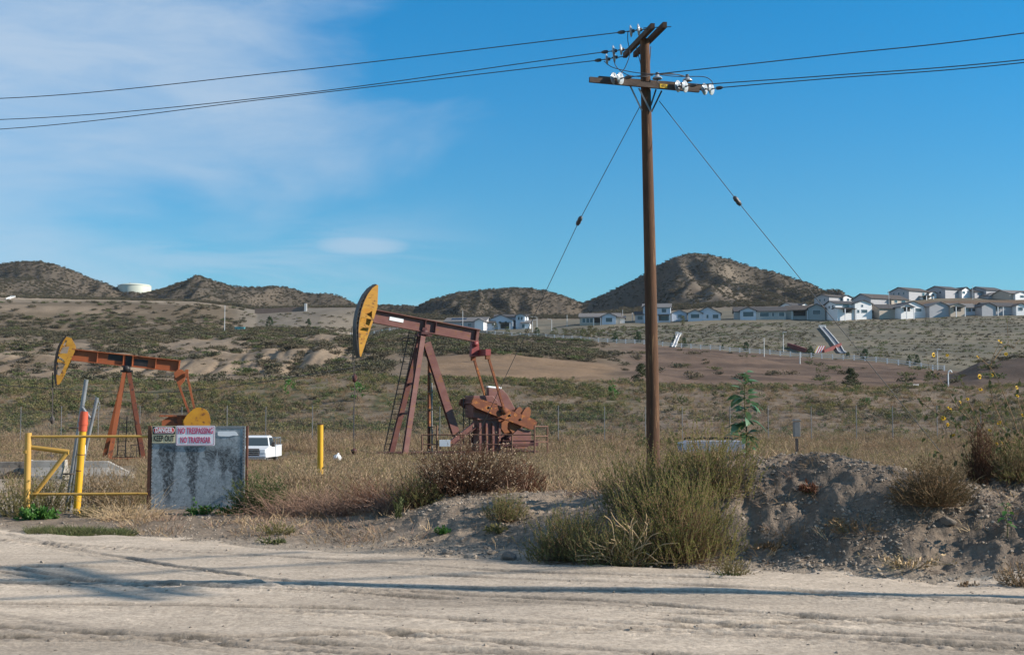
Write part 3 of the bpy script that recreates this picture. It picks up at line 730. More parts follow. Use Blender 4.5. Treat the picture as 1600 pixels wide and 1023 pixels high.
def bm_poly(mb, poly, holes, y, th):
    """plate in the x-z plane with holes, thickness th about y"""
    vs = [Vector(p) for p in poly]; ed = [(i, (i+1) % len(poly)) for i in range(len(poly))]; fc = [list(range(len(poly)))]
    loops = [list(range(len(poly)))]
    for h in holes:
        n = len(vs); vs += [Vector(p) for p in h]; ed += [(n+i, n+(i+1) % len(h)) for i in range(len(h))]; loops.append(list(range(n, n+len(h))))
    ov, oe, of, *_ = delaunay_2d_cdt(vs, ed, [], 0, 1e-6)
    def inside(p, pl):
        c = False
        for i in range(len(pl)):
            (x1, y1), (x2, y2) = pl[i], pl[i-1]
            if (y1 > p[1]) != (y2 > p[1]) and p[0] < (x2-x1)*(p[1]-y1)/(y2-y1)+x1: c = not c
        return c
    tri = []
    for f in of:
        c = sum((ov[i] for i in f), Vector((0, 0)))/len(f)
        if inside(c, poly) and not any(inside(c, h) for h in holes): tri.append(tuple(f))
    n = len(ov); V = [(v.x, y-th/2, v.y) for v in ov]+[(v.x, y+th/2, v.y) for v in ov]
    Fs = tri+[tuple(i+n for i in f[::-1]) for f in tri]
    cnt = {}
    for f in tri:
        for i in range(len(f)):
            e = (f[i], f[(i+1) % len(f)]); cnt[e] = cnt.get(e, 0)+1
    for (i, j) in cnt:
        if (j, i) not in cnt: Fs.append((j, i, i+n, j+n))
    mb.add(V, Fs)
arc1 = [(583, 445), (575, 450), (567, 460), (561, 472), (556.5, 486), (554, 500), (553, 515), (554, 530), (556, 545), (559, 558)]
horsehead(lambda x, y: L1(x, y), None, None, [(562, 557), (571, 530), (581, 500), (587, 480), (588, 446)], arc1,
          [[(567.5, 483), (577.5, 484), (577, 495), (565.5, 488)], [(563, 497), (576, 500), (573, 508), (561.8, 502.5)], [(561.2, 513), (572.5, 513.5), (568.5, 523.5), (561.2, 520)], [(562.2, 529), (567.2, 529), (564, 535)]],
          pj, m_yel, m_black, .5)
# wireline, carrier bar, polished rod
car = L1(554, 589)
for s in (-.13, .13):
    MB().tube([L1(552.2, 512)+Vector((-.1, s, 0)), L1(553.3, 560)+Vector((-.07, s, 0)), Vector((car.x, s, car.z+.1))], .022, 5).build("wireline", m_dkst, pj)
MB().box(car, (.16, .5, .16)).lathe([(0, -.30), (.10, -.28), (.14, -.1), (.10, .02), (.05, .2), (0, .2)], car, n=10).build("carrier_bar", m_maroon_dk, pj)
rod_bot = L1(554, 716); MB().tube([car, rod_bot], .024, 6).build("polished_rod", m_dkst, pj)
MB().lathe([(.0, 0), (.22, 0), (.22, .25), (.12, .3), (.12, .7), (.17, .72), (.17, .86), (.06, .9), (0, 1.0)], Vector((car.x, 0, rod_bot.z-.35)), n=12).build("wellhead", m_maroon_dk, pj)
# samson post: two front legs, one rear leg pair, head bearing
top = L1(661, 526)
for y, px in ((1.25, 611), (-1.25, 633)):
    f = L1(px, 711, y); t = Vector((top.x-.12, y*.16, top.z)); MB().ibeam(f, t, .30, .30, .04, .03, (0, 1, 0)).build("samson_leg", m_maroon, pj)
for y in (.0,):
    f = L1(713, 680, y); t = Vector((top.x+.2, y*.3, top.z-.35)); MB().ibeam(f, t, .46, .34, .05, .04, (0, 1, 0)).build("rear_leg", m_maroon, pj)
bm_ = MB().box(top+Vector((0, 0, .08)), (.9, .62, .12)).box(top+Vector((0, 0, .2)), (.5, .8, .14)).lathe([(0, -.36), (.2, -.36), (.2, .36), (0, .36)], top+Vector((0, 0, .22)), (0, 1, 0), 14)
for s in (-1, 1): bm_.prism([(-.25, -.05), (.25, -.05), (.12, .42), (-.12, .42)], top+Vector((0, s*.26, .12)), (1, 0, 0), (0, 0, 1), (0, .05, 0))
bm_.build("centre_bearing", m_maroon_dk, pj)
mb = MB()
p, q = L1(625, 640, .45), L1(649, 640, -.35); 
for t, w in ((.35, .85), (.6, .5)):
    f1 = L1(611, 711, 1.25).lerp(Vector((top.x-.12, .2, top.z)), t); f2 = L1(633, 711, -1.25).lerp(Vector((top.x-.12, -.2, top.z)), t); MB().bar(f1, f2, .12, .12).build("cross_brace", m_maroon_dk, pj)
# ladder outside the far front leg
def ladder(p, q, side, wd_, n, mat, parent, r=.022):
    mb = MB(); side = Vector(side)*wd_/2
    for s in (-1, 1): mb.bar(p+side*s, q+side*s, .05, .05)
    for k in range(n):
        c = p.lerp(q, (k+.5)/n); mb.bar(c-side, c+side, .03, .03)
    return mb.build("ladder", mat, parent)
ladder(L1(606, 705, 1.6), L1(645, 517, .3), (.9, -.42, 0), .42, 24, m_dkst, pj)
MB().tube([L1(626, 530, .6), L1(634, 527, .2), L1(648, 528, -.1)], .03, 6).tube([L1(628, 533, .9), L1(640, 532, .5), L1(652, 530, .3)], .03, 6).build("grab_rail", m_dkst, pj)
# tail: equaliser and two pitman arms
te = L1(741, 545); ge = L1(750, 551)
MB().prism([(-.28, -.5), (.28, -.5), (.2, .42), (-.2, .42)], (te+Vector((.02, 0, .1))), (1, 0, 0), (0, 0, 1), (0, .34, 0)).lathe([(0, -.3), (.17, -.3), (.17, .3), (0, .3)], te+Vector((.0, 0, .3)), (0, 1, 0), 12).build("tail_bearing", m_red, pj)
eqz = ge.z-.02; HW = 1.15
MB().box((ge.x, 0, eqz), (.34, 2*HW+.3, .38)).build("equaliser", m_red, pj)
HUB = L1(757, 636, 0); WR = L1(788, 641, -HW)
MB().bar((ge.x, -HW, eqz-.1), WR, .13, .13, taper=1).box((ge.x+.02, -HW, eqz-.18), (.26, .24, .5)).lathe([(0, -.12), (.2, -.12), (.2, .12), (0, .12)], WR, (0, 1, 0), 12).build("pitman_arm", m_rust, pj)
WR2 = Vector((WR.x, HW, WR.z))
MB().bar((ge.x, HW, eqz-.1), WR2, .13, .13).box((ge.x+.02, HW, eqz-.18), (.26, .24, .5)).lathe([(0, -.12), (.2, -.12), (.2, .12), (0, .12)], WR2, (0, 1, 0), 12).build("pitman_arm", m_rust, pj)
m_cwt = M('rusty_counterweight', (.25, .095, .03), (.15, .055, .035), 1.6, .7, spot=(.09, .04, .03), sthr=.58, sscale=2.5)
# crank arms: long tapered bars with bolted counterweights
c0 = L1(738, 627, -.95); c1 = L1(836, 664, -.95)
for s, nm in ((-1, "crank_arm"), (1, "crank_arm")):
    A_ = Vector((c0.x, s*.95, c0.z)); B_ = Vector((c1.x, s*.95, c1.z)); dd = (B_-A_).normalized(); nn = Vector((-dd.z, 0, dd.x)); L_ = (B_-A_).length
    mb = MB().prism([(-.05, -.18), (.35, -.3), (L_-.3, -.36), (L_, -.28), (L_+.03, .2), (L_-.25, .30), (.9, .33), (.2, .28), (-.05, .16)], A_, dd, nn, (0, .26, 0))
    ck = mb.build(nm, m_rust, pj)
    mb = MB()
    for t in (.25, .42, .5, .58, .75): mb.lathe([(0, -.03), (.07, -.03), (.07, .03), (0, .03)], A_+dd*L_*t+Vector((0, s*.15, 0)), (0, 1, 0), 8)
    mb.pieces("wrist_pin_hole", m_black, ck, 24)
    cw = MB()
    o = A_+dd*L_*.80+Vector((0, -s*.32, 0))
    cw.prism([(-.1, .1), (.42, .05), (.46, .5), (.40, .8), (.22, .95), (.04, .85), (-.08, .5)], o, dd, nn, (0, .30, 0))
    cw.prism([(-.5, -.1), (-.1, -.05), (.1, -.4), (.0, -.8), (-.3, -.95), (-.6, -.75), (-.7, -.4)], o, dd, nn, (0, .34, 0))
    cwo = cw.build("counterweight", m_cwt, ck)
    MB().prism([(-.05, -.55), (.75, -.42), (.95, -.95), (.85, -1.55), (.1, -1.75), (-.5, -1.3)], o+Vector((0, s*.07, 0)), dd, nn, (0, .36, 0)).build("counterweight", m_maroon, ck)
# gear box, its pedestal, belt guard, prime-mover skid
gx0, gz0 = L1(742, 655).x, L1(742, 655).z; gx1 = L1(776, 655).x; zb = L1(742, 712).z
mb = MB().box(((gx0+gx1)/2, 0, (gz0+zb)/2), (gx1-gx0-.2, 1.1, gz0-zb))
for k in range(4):
    x = gx0+.08+(gx1-gx0-.16)*k/3; mb.box((x, -.62, (gz0+zb)/2-.05), (.12, .14, gz0-zb-.3)).box((x, .62, (gz0+zb)/2-.05), (.12, .14, gz0-zb-.3))
mb.box(((gx0+gx1)/2, 0, gz0+.04), (gx1-gx0+.25, 1.5, .1)); mb.build("gear_box_pedestal", m_maroon, pj)
za = L1(742, 618).z; xa = L1(733, 618).x; xb = L1(768, 618).x
gb = MB().prism([(xa, gz0+.1), (xb+.15, gz0+.1), (xb+.15, za-.35), (xb-.2, za), (xa, za)], (0, 0, 0), (1, 0, 0), (0, 0, 1), (0, 1.35, 0)).box(((xa+xb)/2, 0, za-.45), (xb-xa+.25, 1.5, .08))
gb.lathe([(0, -.86), (.34, -.86), (.34, .86), (0, .86)], HUB, (0, 1, 0), 16)
gb.build("gear_box", m_maroon, pj, .03)
x0, x1 = L1(764, 608, .9).x, L1(808, 642, .9).x; z1 = L1(764, 606, .9).z; z2 = L1(806, 645, .9).z
MB().prism([(x0, z2-.3), (x0, z1), (x0+.9, z1-.05), (x0+1.25, z1-.35), (x1, z2+.1), (x1+.1, z2-.6), (x0+.9, z2-.9)], (0, 1.15, 0), (1, 0, 0), (0, 0, 1), (0, .4, 0)).build("belt_guard", m_maroon, pj, .03)
MB().box((x0+.45, 1.14, z1+.05), (.9, .3, .10), Matrix.Rotation(.08, 3, 'Y')).build("torn_cover", m_white, pj)
p, q = L1(596, 709), L1(834, 700); zk = hz(PS[0], PS[1])-pj.location.z
mb = MB()
for s in (-.62, .62): mb.ibeam((p.x, s, zk+.2), (q.x, s, zk+.2), .22, .34, .04, .03)
for t in (0, .25, .5, .75, 1): mb.bar((p.x+(q.x-p.x)*t, -.62, zk+.2), (p.x+(q.x-p.x)*t, .62, zk+.2), .16, .2)
mb.build("skid_base", m_maroon_dk, pj)
for s in (-.45, .45): MB().ibeam(L1(703, 694, s), L1(742, 664, s), .24, .34, .04, .03).build("sloped_strut", m_maroon, pj)
q0, q1 = L1(776, 697), L1(832, 692)
MB().ibeam((q0.x, -.8, q0.z+.2), (q1.x, -.8, q0.z+.2), .24, .36).ibeam((q0.x, .8, q0.z+.2), (q1.x, .8, q0.z+.2), .24, .36).build("motor_skid", m_maroon_dk, pj)
mo = Vector((q1.x-.8, .3, q0.z+.75)); MB().lathe([(0, -.55), (.32, -.55), (.36, -.4), (.36, .4), (.3, .55), (0, .55)], mo, (0, 1, 0), 14).box(mo-Vector((0, 0, .4)), (.7, .9, .12)).build("motor", m_dkst, pj)
ladder(L1(729, 694, .3), L1(729, 622, .3), (1, 0, 0), .38, 12, m_dkst, pj)

# ================================================================== smaller pumpjack
PS2 = W(198, 718, 68.0); PSI2 = R(11); C2 = math.cos(PSI2); S2 = 2000/68.0
pk = thing("pumpjack", (PS2[0], PS2[1], hz(PS2[0], PS2[1])-.05), "smaller orange pumpjack with black patches on its beam behind the yellow gate", "pumpjack", "pumpjacks", PSI2)
def L2(px, py, y=0.):
    x = (px-198)/S2/C2
    for _ in range(4):
        wx = PS2[0]+x*C2-y*math.sin(PSI2); wy = PS2[1]+x*math.sin(PSI2)+y*C2
        x += ((px-800)/2000*wy-wx)/C2
    wy = PS2[1]+x*math.sin(PSI2)+y*C2
    return Vector((x, y, float(zpy(py, wy))-pk.location.z))
a, b = L2(112, 554), L2(281, 572); d = (b-a).normalized(); nrm = Vector((-d.z, 0, d.x))
beam = MB().ibeam(a, b, .34, .63, .045, .035).build("walking_beam", m_orange, pk)
mb = MB()
for t in (.235, .475, .56, .775, .99):
    p = a.lerp(b, t)
    for s in (-1, 1): mb.bar(p+nrm*.27+Vector((0, s*.093, 0)), p-nrm*.27+Vector((0, s*.093, 0)), .15, .03, d)
mb.pieces("stiffener", m_orange, beam, 6)
mb = MB()
for t0, t1, h0, h1 in ((.33, .463, -.07, .25), (.49, .548, -.27, .27), (.572, .70, -.22, .14)):
    p = a.lerp(b, t0)+nrm*(h0+h1)/2; q = a.lerp(b, t1)+nrm*(h0+h1)/2
    mb.bar(p+Vector((0, -.0205, 0)), q+Vector((0, -.0205, 0)), .006, h1-h0, nrm)
pt = mb.build("paint_patch", m_black, beam); pt["label"] = "black painted-over patches"
arc2 = [(101, 526), (96, 532), (91, 541), (88, 552), (86, 564), (85.3, 576), (86, 588), (87.5, 596), (89, 602)]
horsehead(lambda x, y: L2(x, y), None, None, [(93, 600), (101, 585), (109, 567), (117, 549), (117, 540), (110, 528)], arc2,
          [[(101, 532), (104, 533), (100.5, 541), (98, 538)], [(97.5, 543), (107, 542), (104.5, 551), (93.5, 551)], [(92.5, 557), (99.5, 562), (101, 566), (91, 560)], [(90.5, 568), (101, 570), (94, 585), (89.5, 583)]],
          pk, m_yel, m_black, .30, .03, .10, True)
car = L2(83.5, 655)
for s in (-.09, .09):
    MB().tube([L2(84.3, 582)+Vector((-.06, s, 0)), Vector((car.x, s, car.z+.1))], .016, 5).build("wireline", m_dkst, pk)
MB().box(car, (.12, .34, .14)).lathe([(0, -.26), (.07, -.2), (.12, -.08), (.12, .05), (.05, .18), (0, .2)], car, n=10).build("carrier_bar", m_dkst, pk)
rb = L2(83, 720); MB().tube([car, rb], .018, 6).build("polished_rod", m_dkst, pk)
MB().lathe([(0, 0), (.16, 0), (.16, .2), (.09, .24), (.09, .45), (.13, .47), (.13, .6), (0, .66)], Vector((rb.x, 0, rb.z-.3)), n=12).build("wellhead", m_dkst, pk)
top = L2(198, 581)
for y, px in ((.85, 165), (-.85, 174)):
    MB().ibeam(L2(px, 718, y), Vector((top.x-.1, y*.14, top.z)), .2, .24, .03, .025, (0, 1, 0)).build("samson_leg", m_orange, pk)
for y, px in ((.75, 224), (-.75, 227)):
    MB().ibeam(L2(px, 715, y), Vector((top.x+.12, y*.14, top.z)), .2, .22, .03, .025, (0, 1, 0)).build("rear_leg", m_orange_dk, pk)
MB().box(top+Vector((0, 0, .05)), (.6, .5, .1)).lathe([(0, -.28), (.17, -.28), (.17, .28), (0, .28)], top+Vector((0, 0, .17)), (0, 1, 0), 14).box(top+Vector((0, 0, .30)), (.5, .34, .08)).build("centre_bearing", m_black, pk)
ladder(L2(192, 714, .5), L2(194, 650, .5), (1, 0, 0), .40, 9, m_dkst, pk)
mb = MB()
for px in (207, 216, 222): mb.bar(L2(px, 714, -.3), L2(px, 695, -.3), .035)
mb.bar(L2(206, 695, -.3), L2(223, 695, -.3), .035); mb.bar(L2(206, 704, -.3), L2(223, 704, -.3), .03); mb.build("guard_frame", m_dkst, pk)
te = L2(281, 586)
MB().prism([(-.3, .12), (-.16, -.32), (.05, -.55), (.25, -.3), (.34, .12), (.1, .3), (-.1, .3)], te, (1, 0, 0), (0, 0, 1), (0, .42, 0)).build("equaliser", m_orange, pk)
HUBx, HUBz = L2(288, 660).x, L2(288, 660).z; HW = .62
for y, p0, p1 in ((-HW, (292, 583), (310, 662)), (HW, (275, 588), (299, 652))):
    MB().bar(L2(p0[0], p0[1], y), L2(p1[0], p1[1], y), .11, .11).box(L2(p0[0], p0[1], y), (.16, .2, .4)).build("pitman_arm", m_orange, pk)
MB().bar(L2(278, 586, HW), L2(293, 586, -HW), .12, .16).build("equaliser_bar", m_orange, pk)
wz = L2(310, 662, -HW)
for s in (-1, 1):
    y = s*.45; o = L2(294, 660, y)
    A_ = o; dd = Vector((1, 0, .12)).normalized(); nn = Vector((-dd.z, 0, dd.x))
    ck = MB().prism([(-.25, -.2), (.9, -.22), (1.15, 0), (.9, .2), (-.25, .2)], A_, dd, nn, (0, .16, 0)).build("crank_arm", m_yellow2, pk)
    pr = [(math.cos(t)*.74+.55, math.sin(t)*.74*(1 if math.sin(t) > 0 else .75)) for t in np.linspace(0, 2*math.pi, 26)[:-1] if True]
    pr = [(x if x < 1.12 else 1.12+(x-1.12)*.5, z*(.62+.38*min(1, max(0, (x+.2)/.75)))) for x, z in pr]
    cw = MB().prism(pr, A_+Vector((0, s*.17, 0)), dd, nn, (0, .18, 0)).build("counterweight", m_yellow2, ck)
gb = MB().prism([(-.9, -1.3), (.7, -1.3), (.7, .15), (.35, .34), (-.5, .34), (-.9, .1)], (HUBx-.2, 0, HUBz), (1, 0, 0), (0, 0, 1), (0, .6, 0)).box((HUBx-.3, 0, HUBz+.36), (1.9, .8, .09))
gb.build("gear_box", m_orange, pk)
zk = L2(198, 719).z
mb = MB()
x0, x1 = L2(163, 719).x, L2(335, 719).x
for s in (-.85, .85): mb.ibeam((x0, s, zk+.0), (x1, s, zk+.0), .2, .32, .035, .03)
for t in (0, .3, .6, 1): mb.bar((x0+(x1-x0)*t, -.85, zk+.02), (x0+(x1-x0)*t, .85, zk+.02), .16, .2)
mb.build("skid_base", m_orange, pk)
mo = Vector((x1-.6, 0, zk+.6)); MB().lathe([(0, -.4), (.26, -.4), (.3, -.3), (.3, .3), (.24, .4), (0, .4)], mo, (0, 1, 0), 14).box(mo-Vector((0, 0, .36)), (.6, .7, .12)).build("motor", m_dkst, pk)

# ================================================================== railing, sign and pole by the large pumpjack
rl = thing("pipe_railing", W(700, 705, 73.5), "low rusty pipe railing around the large maroon pumpjack", "railing"); o0 = Vector(rl.location)
RY_ = 73.5
cor = [(660, RY_), (683, RY_), (720, RY_), (760, RY_), (800, RY_), (835, RY_), (855, RY_+4.5)]
zt = 2.55; g0 = lambda x, y: hz(x, y)
cp_ = [((px-800)/2000*y, y) for px, y in cor]
for (x, y), hgt in zip(cp_, (1.5, 3.0, 1.5, 1.5, 1.5, 2.9, 2.9)):
    MB(o0).tube([(x, y, g0(x, y)-.1), (x, y, float(zpy(664 if hgt > 2 else 679, y)))], .05, 7).build("post", m_rail, rl)
mb = MB(o0)
for i in range(5):
    (xa, ya), (xb_, yb) = cp_[i], cp_[i+1]
    for py in (679, 694): mb.tube([(xa, ya, float(zpy(py, ya))), (xb_, yb, float(zpy(py, yb)))], .035, 6)
(xa, ya), (xb_, yb) = cp_[5], cp_[6]
for py in (666, 681, 690): mb.tube([(xa, ya, float(zpy(py, ya))), (xb_, yb, float(zpy(py, yb)))], .035, 6)
mb.build("rail", m_rail, rl)
p = W(695, 692, RY_-.1); sg = thing("site_sign", p, "small blank white board fixed to the rusty railing below the maroon pumpjack", "sign")
MB().box((0, 0, 0), (.62, .03, .38)).build("board", m_white, sg, .006); MB().box((-.26, .05, -.35), (.05, .05, 1.2)).build("stake", m_rail, sg)
p = W(670, 708, 80); po = thing("service_pole", (p[0], p[1], hz(p[0], p[1])), "thin weathered standpipe between the legs of the maroon pumpjack", "pole")
tz = float(zpy(553, 80))-po.location.z
MB().tube([(0, 0, -.2), (0, 0, tz)], .10, 8).build("pipe", m_rust, po); MB().tube([(.2, .05, -.2), (.16, .05, tz*.72)], .05, 6).build("conduit", m_galv, po)
mb = MB()
for k in range(5): mb.box((.08, 0, tz*(.12+.17*k)), (.34, .24, .07))
mb.pieces("clamp", m_dkst, po, 6)

# ================================================================== utility pole
m_wood = M("pole_wood", (.12, .058, .030), (.055, .030, .020), 3.2, .9, spot=(.19, .105, .055), sthr=.58, sscale=5, bump=.6, bscale=20, stretch=(3, 3, .22))
m_arm = M("weathered_arm_wood", (.13, .095, .075), (.055, .04, .034), 3, .9, bump=.4, bscale=25, stretch=(.5, 2, 2))
m_armd = M("dark_arm_wood", (.05, .034, .028), (.08, .055, .04), 3, .9)
m_porc = M("porcelain", (.34, .37, .40), None, rough=.1, spec=.8)
m_cap = M("insulator_steel", (.09, .09, .095), None, rough=.5, metal=.4)
m_tag = M("yellow_tag", (.62, .38, .015), (.50, .30, .03), 12, .6)
PD = 35.0
pb = W(1021, 731, PD); pt_ = W(1007.2, 62, PD)
up = thing("utility_pole", (pb[0], PD, hz(pb[0], PD)), "tall wooden utility pole with two crossarms and white insulators", "utility pole", "wooden utility poles"); o0 = Vector(up.location)
def PP(px, py, Y): return Vector(W(px, py, Y))
pole_pts = [Vector((pb[0], PD, o0.z-.3)), Vector(W(1019.5, 600, PD)), Vector(W(1015, 380, PD)), Vector(W(1010, 180, PD)), Vector(pt_)]
MB(o0).tube(pole_pts, [.185, .176, .160, .142, .130], 20).build("pole", m_wood, up)
top = Vector(pt_)
# lower crossarm: a double arm, the near one yellow tagged
def armpts(px0, py0, px1, py1, Y0, Y1): return PP(px0, py0, Y0), PP(px1, py1, Y1)
a1 = armpts(921, 125, 1092, 141, 34.35, 35.15); a2 = armpts(936, 120.5, 1112, 134.5, 34.9-.02, 35.75)
for k, (p, q) in enumerate((a1, a2)):
    s = Vector((0, -.02, 0)) if k == 0 else Vector((0, .20, 0))
    ar = MB(o0).bar(p+s, q+s, .10, .14).build("crossarm", m_arm, up)
    if k == 0:
        c = p.lerp(q, .665); dd = (q-p).normalized(); n_ = Vector((dd.y, -dd.x, 0)).normalized()
        t_ = MB(o0).bar(c+s+n_*.055-dd*.11, c+s+n_*.055+dd*.11, .012, .11).build("number_tag", m_tag, ar)
        c2 = c+s+n_*.066-o0; text("numerals", "472", (c2.x, c2.y, c2.z), .10, m_black, ar, (math.pi/2, 0, math.atan2(dd.y, dd.x)), .9, .001)
# upper crossarm pair, pointing out towards the road
u1 = armpts(976, 87, 1020, 41, 37.4, 33.6); u2 = armpts(992, 86, 1039, 39, 37.3, 33.4)
for k, (p, q) in enumerate((u1, u2)):
    MB(o0).bar(p, q, .11, .15).build("crossarm", m_armd, up)
mb = MB(o0); mb.tube([u1[1].lerp(u1[0], .06)+Vector((-.2, 0, 0)), u2[1].lerp(u2[0], .06)+Vector((.22, 0, 0))], .012, 6); mb.build("through_bolt", m_cap, up)
# braces
mb = MB(o0)
for p, q in (((984, 133), (1003, 173)), ((998, 138), (1017, 175))): mb.bar(PP(*p, 34.72), PP(*q, 34.80), .045, .012, (0, 1, 0))
mb.build("brace", m_galv, up)
mb = MB(o0)
for p, q in (((1025, 140), (1017, 165)), ((1034, 142), (1018, 175))): mb.bar(PP(*p, 34.95), PP(*q, 34.85), .045, .012, (0, 1, 0))
mb.build("brace", m_dkst, up)
mb = MB(o0)
for p in ((1002, 72), (1013, 100)): mb.tube([PP(p[0]-8 if p[0] < 1010 else p[0]+4, 73, 35), PP(1003 if p[0] < 1010 else 1014.5, 108, 35)], .012, 5)
mb.build("brace", m_dkst, up)
def disc(mb1, mb2, c, ax, r=.168):
    mb1.lathe([(.02, -.045), (r*.5, -.035), (r, .0), (r*.96, .02), (r*.8, .005), (r*.74, .03), (r*.55, .01), (r*.48, .03), (r*.3, .012), (.02, .02)], c, ax, 18)
    mb2.lathe([(0, -.10), (.045, -.095), (.05, -.045), (.02, -.03), (.02, .07), (0, .08)], c, ax, 10)
def string(c_list, ax, label=None):
    m1, m2 = MB(o0), MB(o0)
    for c in c_list: disc(m1, m2, Vector(c), ax)
    cs = [Vector(c) for c in c_list]; A_ = Vector(ax).normalized()
    m2.tube([cs[0]-A_*.30, cs[-1]+A_*.24], .014, 6)
    m2.lathe([(0, 0), (.05, .02), (.055, .12), (.03, .2), (0, .22)], cs[-1]+A_*.16, A_, 8)
    i = m1.build("insulator", m_porc, up); m2.build("fitting", m_cap, i); return i
axL = Vector((-.975, .2, -.05)).normalized(); axR = Vector((.80, -.60, -.02)).normalized()
SL = [[(998, 47), (986, 49)], [(970.5, 78), (959, 80)], [(960, 90), (948.5, 93)]]
SLY = [34.0, 36.6, 37.0]
ends = []
for pts, Y in zip(SL, SLY):
    c = [PP(*p, Y+.12*i) for i, p in enumerate(pts)]; string(c, axL); ends.append(c[-1]+axL*.35)
SR = [[(959, 123), (969, 123)], [(1059, 135), (1070, 135.5)], [(1100.5, 139.5), (1111, 139.5)]]
SRY = [34.45, 34.9, 35.35]
rends = []
for pts, Y in zip(SR, SRY):
    c = [PP(*p, Y-.12*i) for i, p in enumerate(pts)]; string(c, axR); rends.append(c[-1]+axR*.33)
for px, py, Y in ((1027, 121, 35.0), (1074, 124, 35.45)):
    c = PP(px, py, Y); m1 = MB(o0).lathe([(.135, -.02), (.14, .0), (.12, .03), (.06, .06), (.055, .10), (.03, .13), (0, .135)], c-Vector((0, 0, .03)), (0, 0, 1), 16)
    i = m1.build("pin_insulator", m_porc, up); MB(o0).tube([c-Vector((0, 0, .20)), c-Vector((0, 0, .05))], .018, 6).build("pin", m_cap, i); MB(o0).lathe([(0, 0), (.05, .01), (.05, .05), (0, .06)], c+Vector((0, 0, .08)), (0, 0, 1), 10).build("cap", m_cap, i)
def curve(pts3, n=14):
    """smooth curve through points"""
    P_ = [Vector(p) for p in pts3]; out = []
    P_ = [P_[0]*2-P_[1]]+P_+[P_[-1]*2-P_[-2]]
    for i in range(1, len(P_)-2):
        for k in range(n):
            t = k/n; p0, p1, p2, p3 = P_[i-1:i+3]
            out.append(.5*((2*p1)+(p2-p0)*t+(2*p0-5*p1+4*p2-p3)*t*t+(3*p1-p0-3*p2+p3)*t**3))
    return out+[P_[-2]]
mb = MB(o0)
for pts in ([(944, 96, 37.0), (956, 105, 36.4), (978, 111, 35.4), (1000, 114.5, 34.7), (1030, 116, 34.8), (1060, 117, 35), (1074, 121, 35.3)],
            [(959, 83, 36.6), (962, 103, 35.8), (980, 117, 34.8), (1003, 120, 34.6), (1020, 118, 34.8)],
            [(981, 50, 34.1), (981, 64, 34.2), (984, 84, 34.3), (978, 103, 34.4), (972, 113, 34.4), (970, 119, 34.3)],
            [(1027, 118, 35), (1046, 115, 35.1), (1066, 119, 35.3), (1076, 122, 35.4), (1064, 131, 34.9)],
            [(1030, 117, 35), (1060, 120, 35.1), (1098, 120, 35.2), (1111, 126, 35.2), (1114, 133, 35.2)]):
    mb.tube(curve([PP(*p) for p in pts], 6), .012, 5)
mb.build("jumper_wire", m_wire, up)
# line wires
def span(name, pts, label, r=.014):
    P_ = curve(pts, 12); o = thing(name, P_[0], label, "power line", "overhead wires")
    MB(P_[0]).tube(P_, r, 5).build("cable", m_wire, o); return o
def left_wire(e, py_mid, py0, Yl, label):
    p0 = PP(0, py0, Yl); ym = e.y+(Yl-e.y)*.55; pm = PP(437, py_mid, ym); ex = p0+(p0-pm)*1.2+Vector((0, 0, 1.0))
    span("overhead_wire", [e, pm, p0, ex], label)
left_wire(ends[0], 113, 154, 42.5, "topmost overhead wire running left from the end of the upper crossarm")
left_wire(ends[1], 150, 187, 45, "middle overhead wire running left from the upper crossarm")
left_wire(ends[2], 152.5, 202, 45.5, "lowest overhead wire running left from the upper crossarm")
def right_wire(e, py1, dirn, label, pym=None, pxm=1350):
    dx, dy = dirn; t = (.4*e.y-e.x)/(dx-.4*dy); Y1 = e.y+dy*t; p1 = PP(1600, py1, Y1); ex = p1+(p1-e)*1.1+Vector((0, 0, .4))
    pts = [e]
    if pym: pts.append(PP(pxm, pym, e.y+(Y1-e.y)*(pxm-(800+2000*e.x/e.y))/(1600-(800+2000*e.x/e.y))))
    span("overhead_wire", pts+[p1, ex], label)
right_wire(rends[0], 52, (.87, -.42), "topmost overhead wire running right, passing in front of the pole", 86, 1300)
right_wire(rends[1], 93.5, (.87, -.42), "overhead wire running right from the middle pair of glass discs", 118, 1300)
right_wire(rends[2], 98, (.87, -.42), "lowest overhead wire running right from the crossarm tip", 122.5, 1300)
p = [PP(-60, 598, 122), PP(190, 612, 120), PP(330, 607, 118), PP(565, 572, 116)]
span("slack_cable", p, "thin black cable sagging across the bank behind the orange pumpjack", .03)
# guy wires with strain insulators
for st, ins, end, label in (((1000, 166, 35.1), (905, 345, 38.9), (735, 704, 45), "guy wire slanting down to the left of the pole with an egg insulator"), ((1030, 158, 35.1), (1152, 314, 36.8), (1470, 706, 40), "guy wire slanting down to the right of the pole with an egg insulator")):
    p, q = PP(*st), PP(*end); ii = PP(*ins)
    g = thing("guy_wire", p, label, "guy wire", "guy wires of the pole"); MB(p).tube([p, ii, q], .011, 5).build("cable", m_wire, g)
    d_ = (q-p).normalized(); MB(p).lathe([(0, -.17), (.05, -.16), (.075, -.06), (.06, 0), (.075, .06), (.05, .16), (0, .17)], ii, d_, 10).build("insulator", m_cap, g)
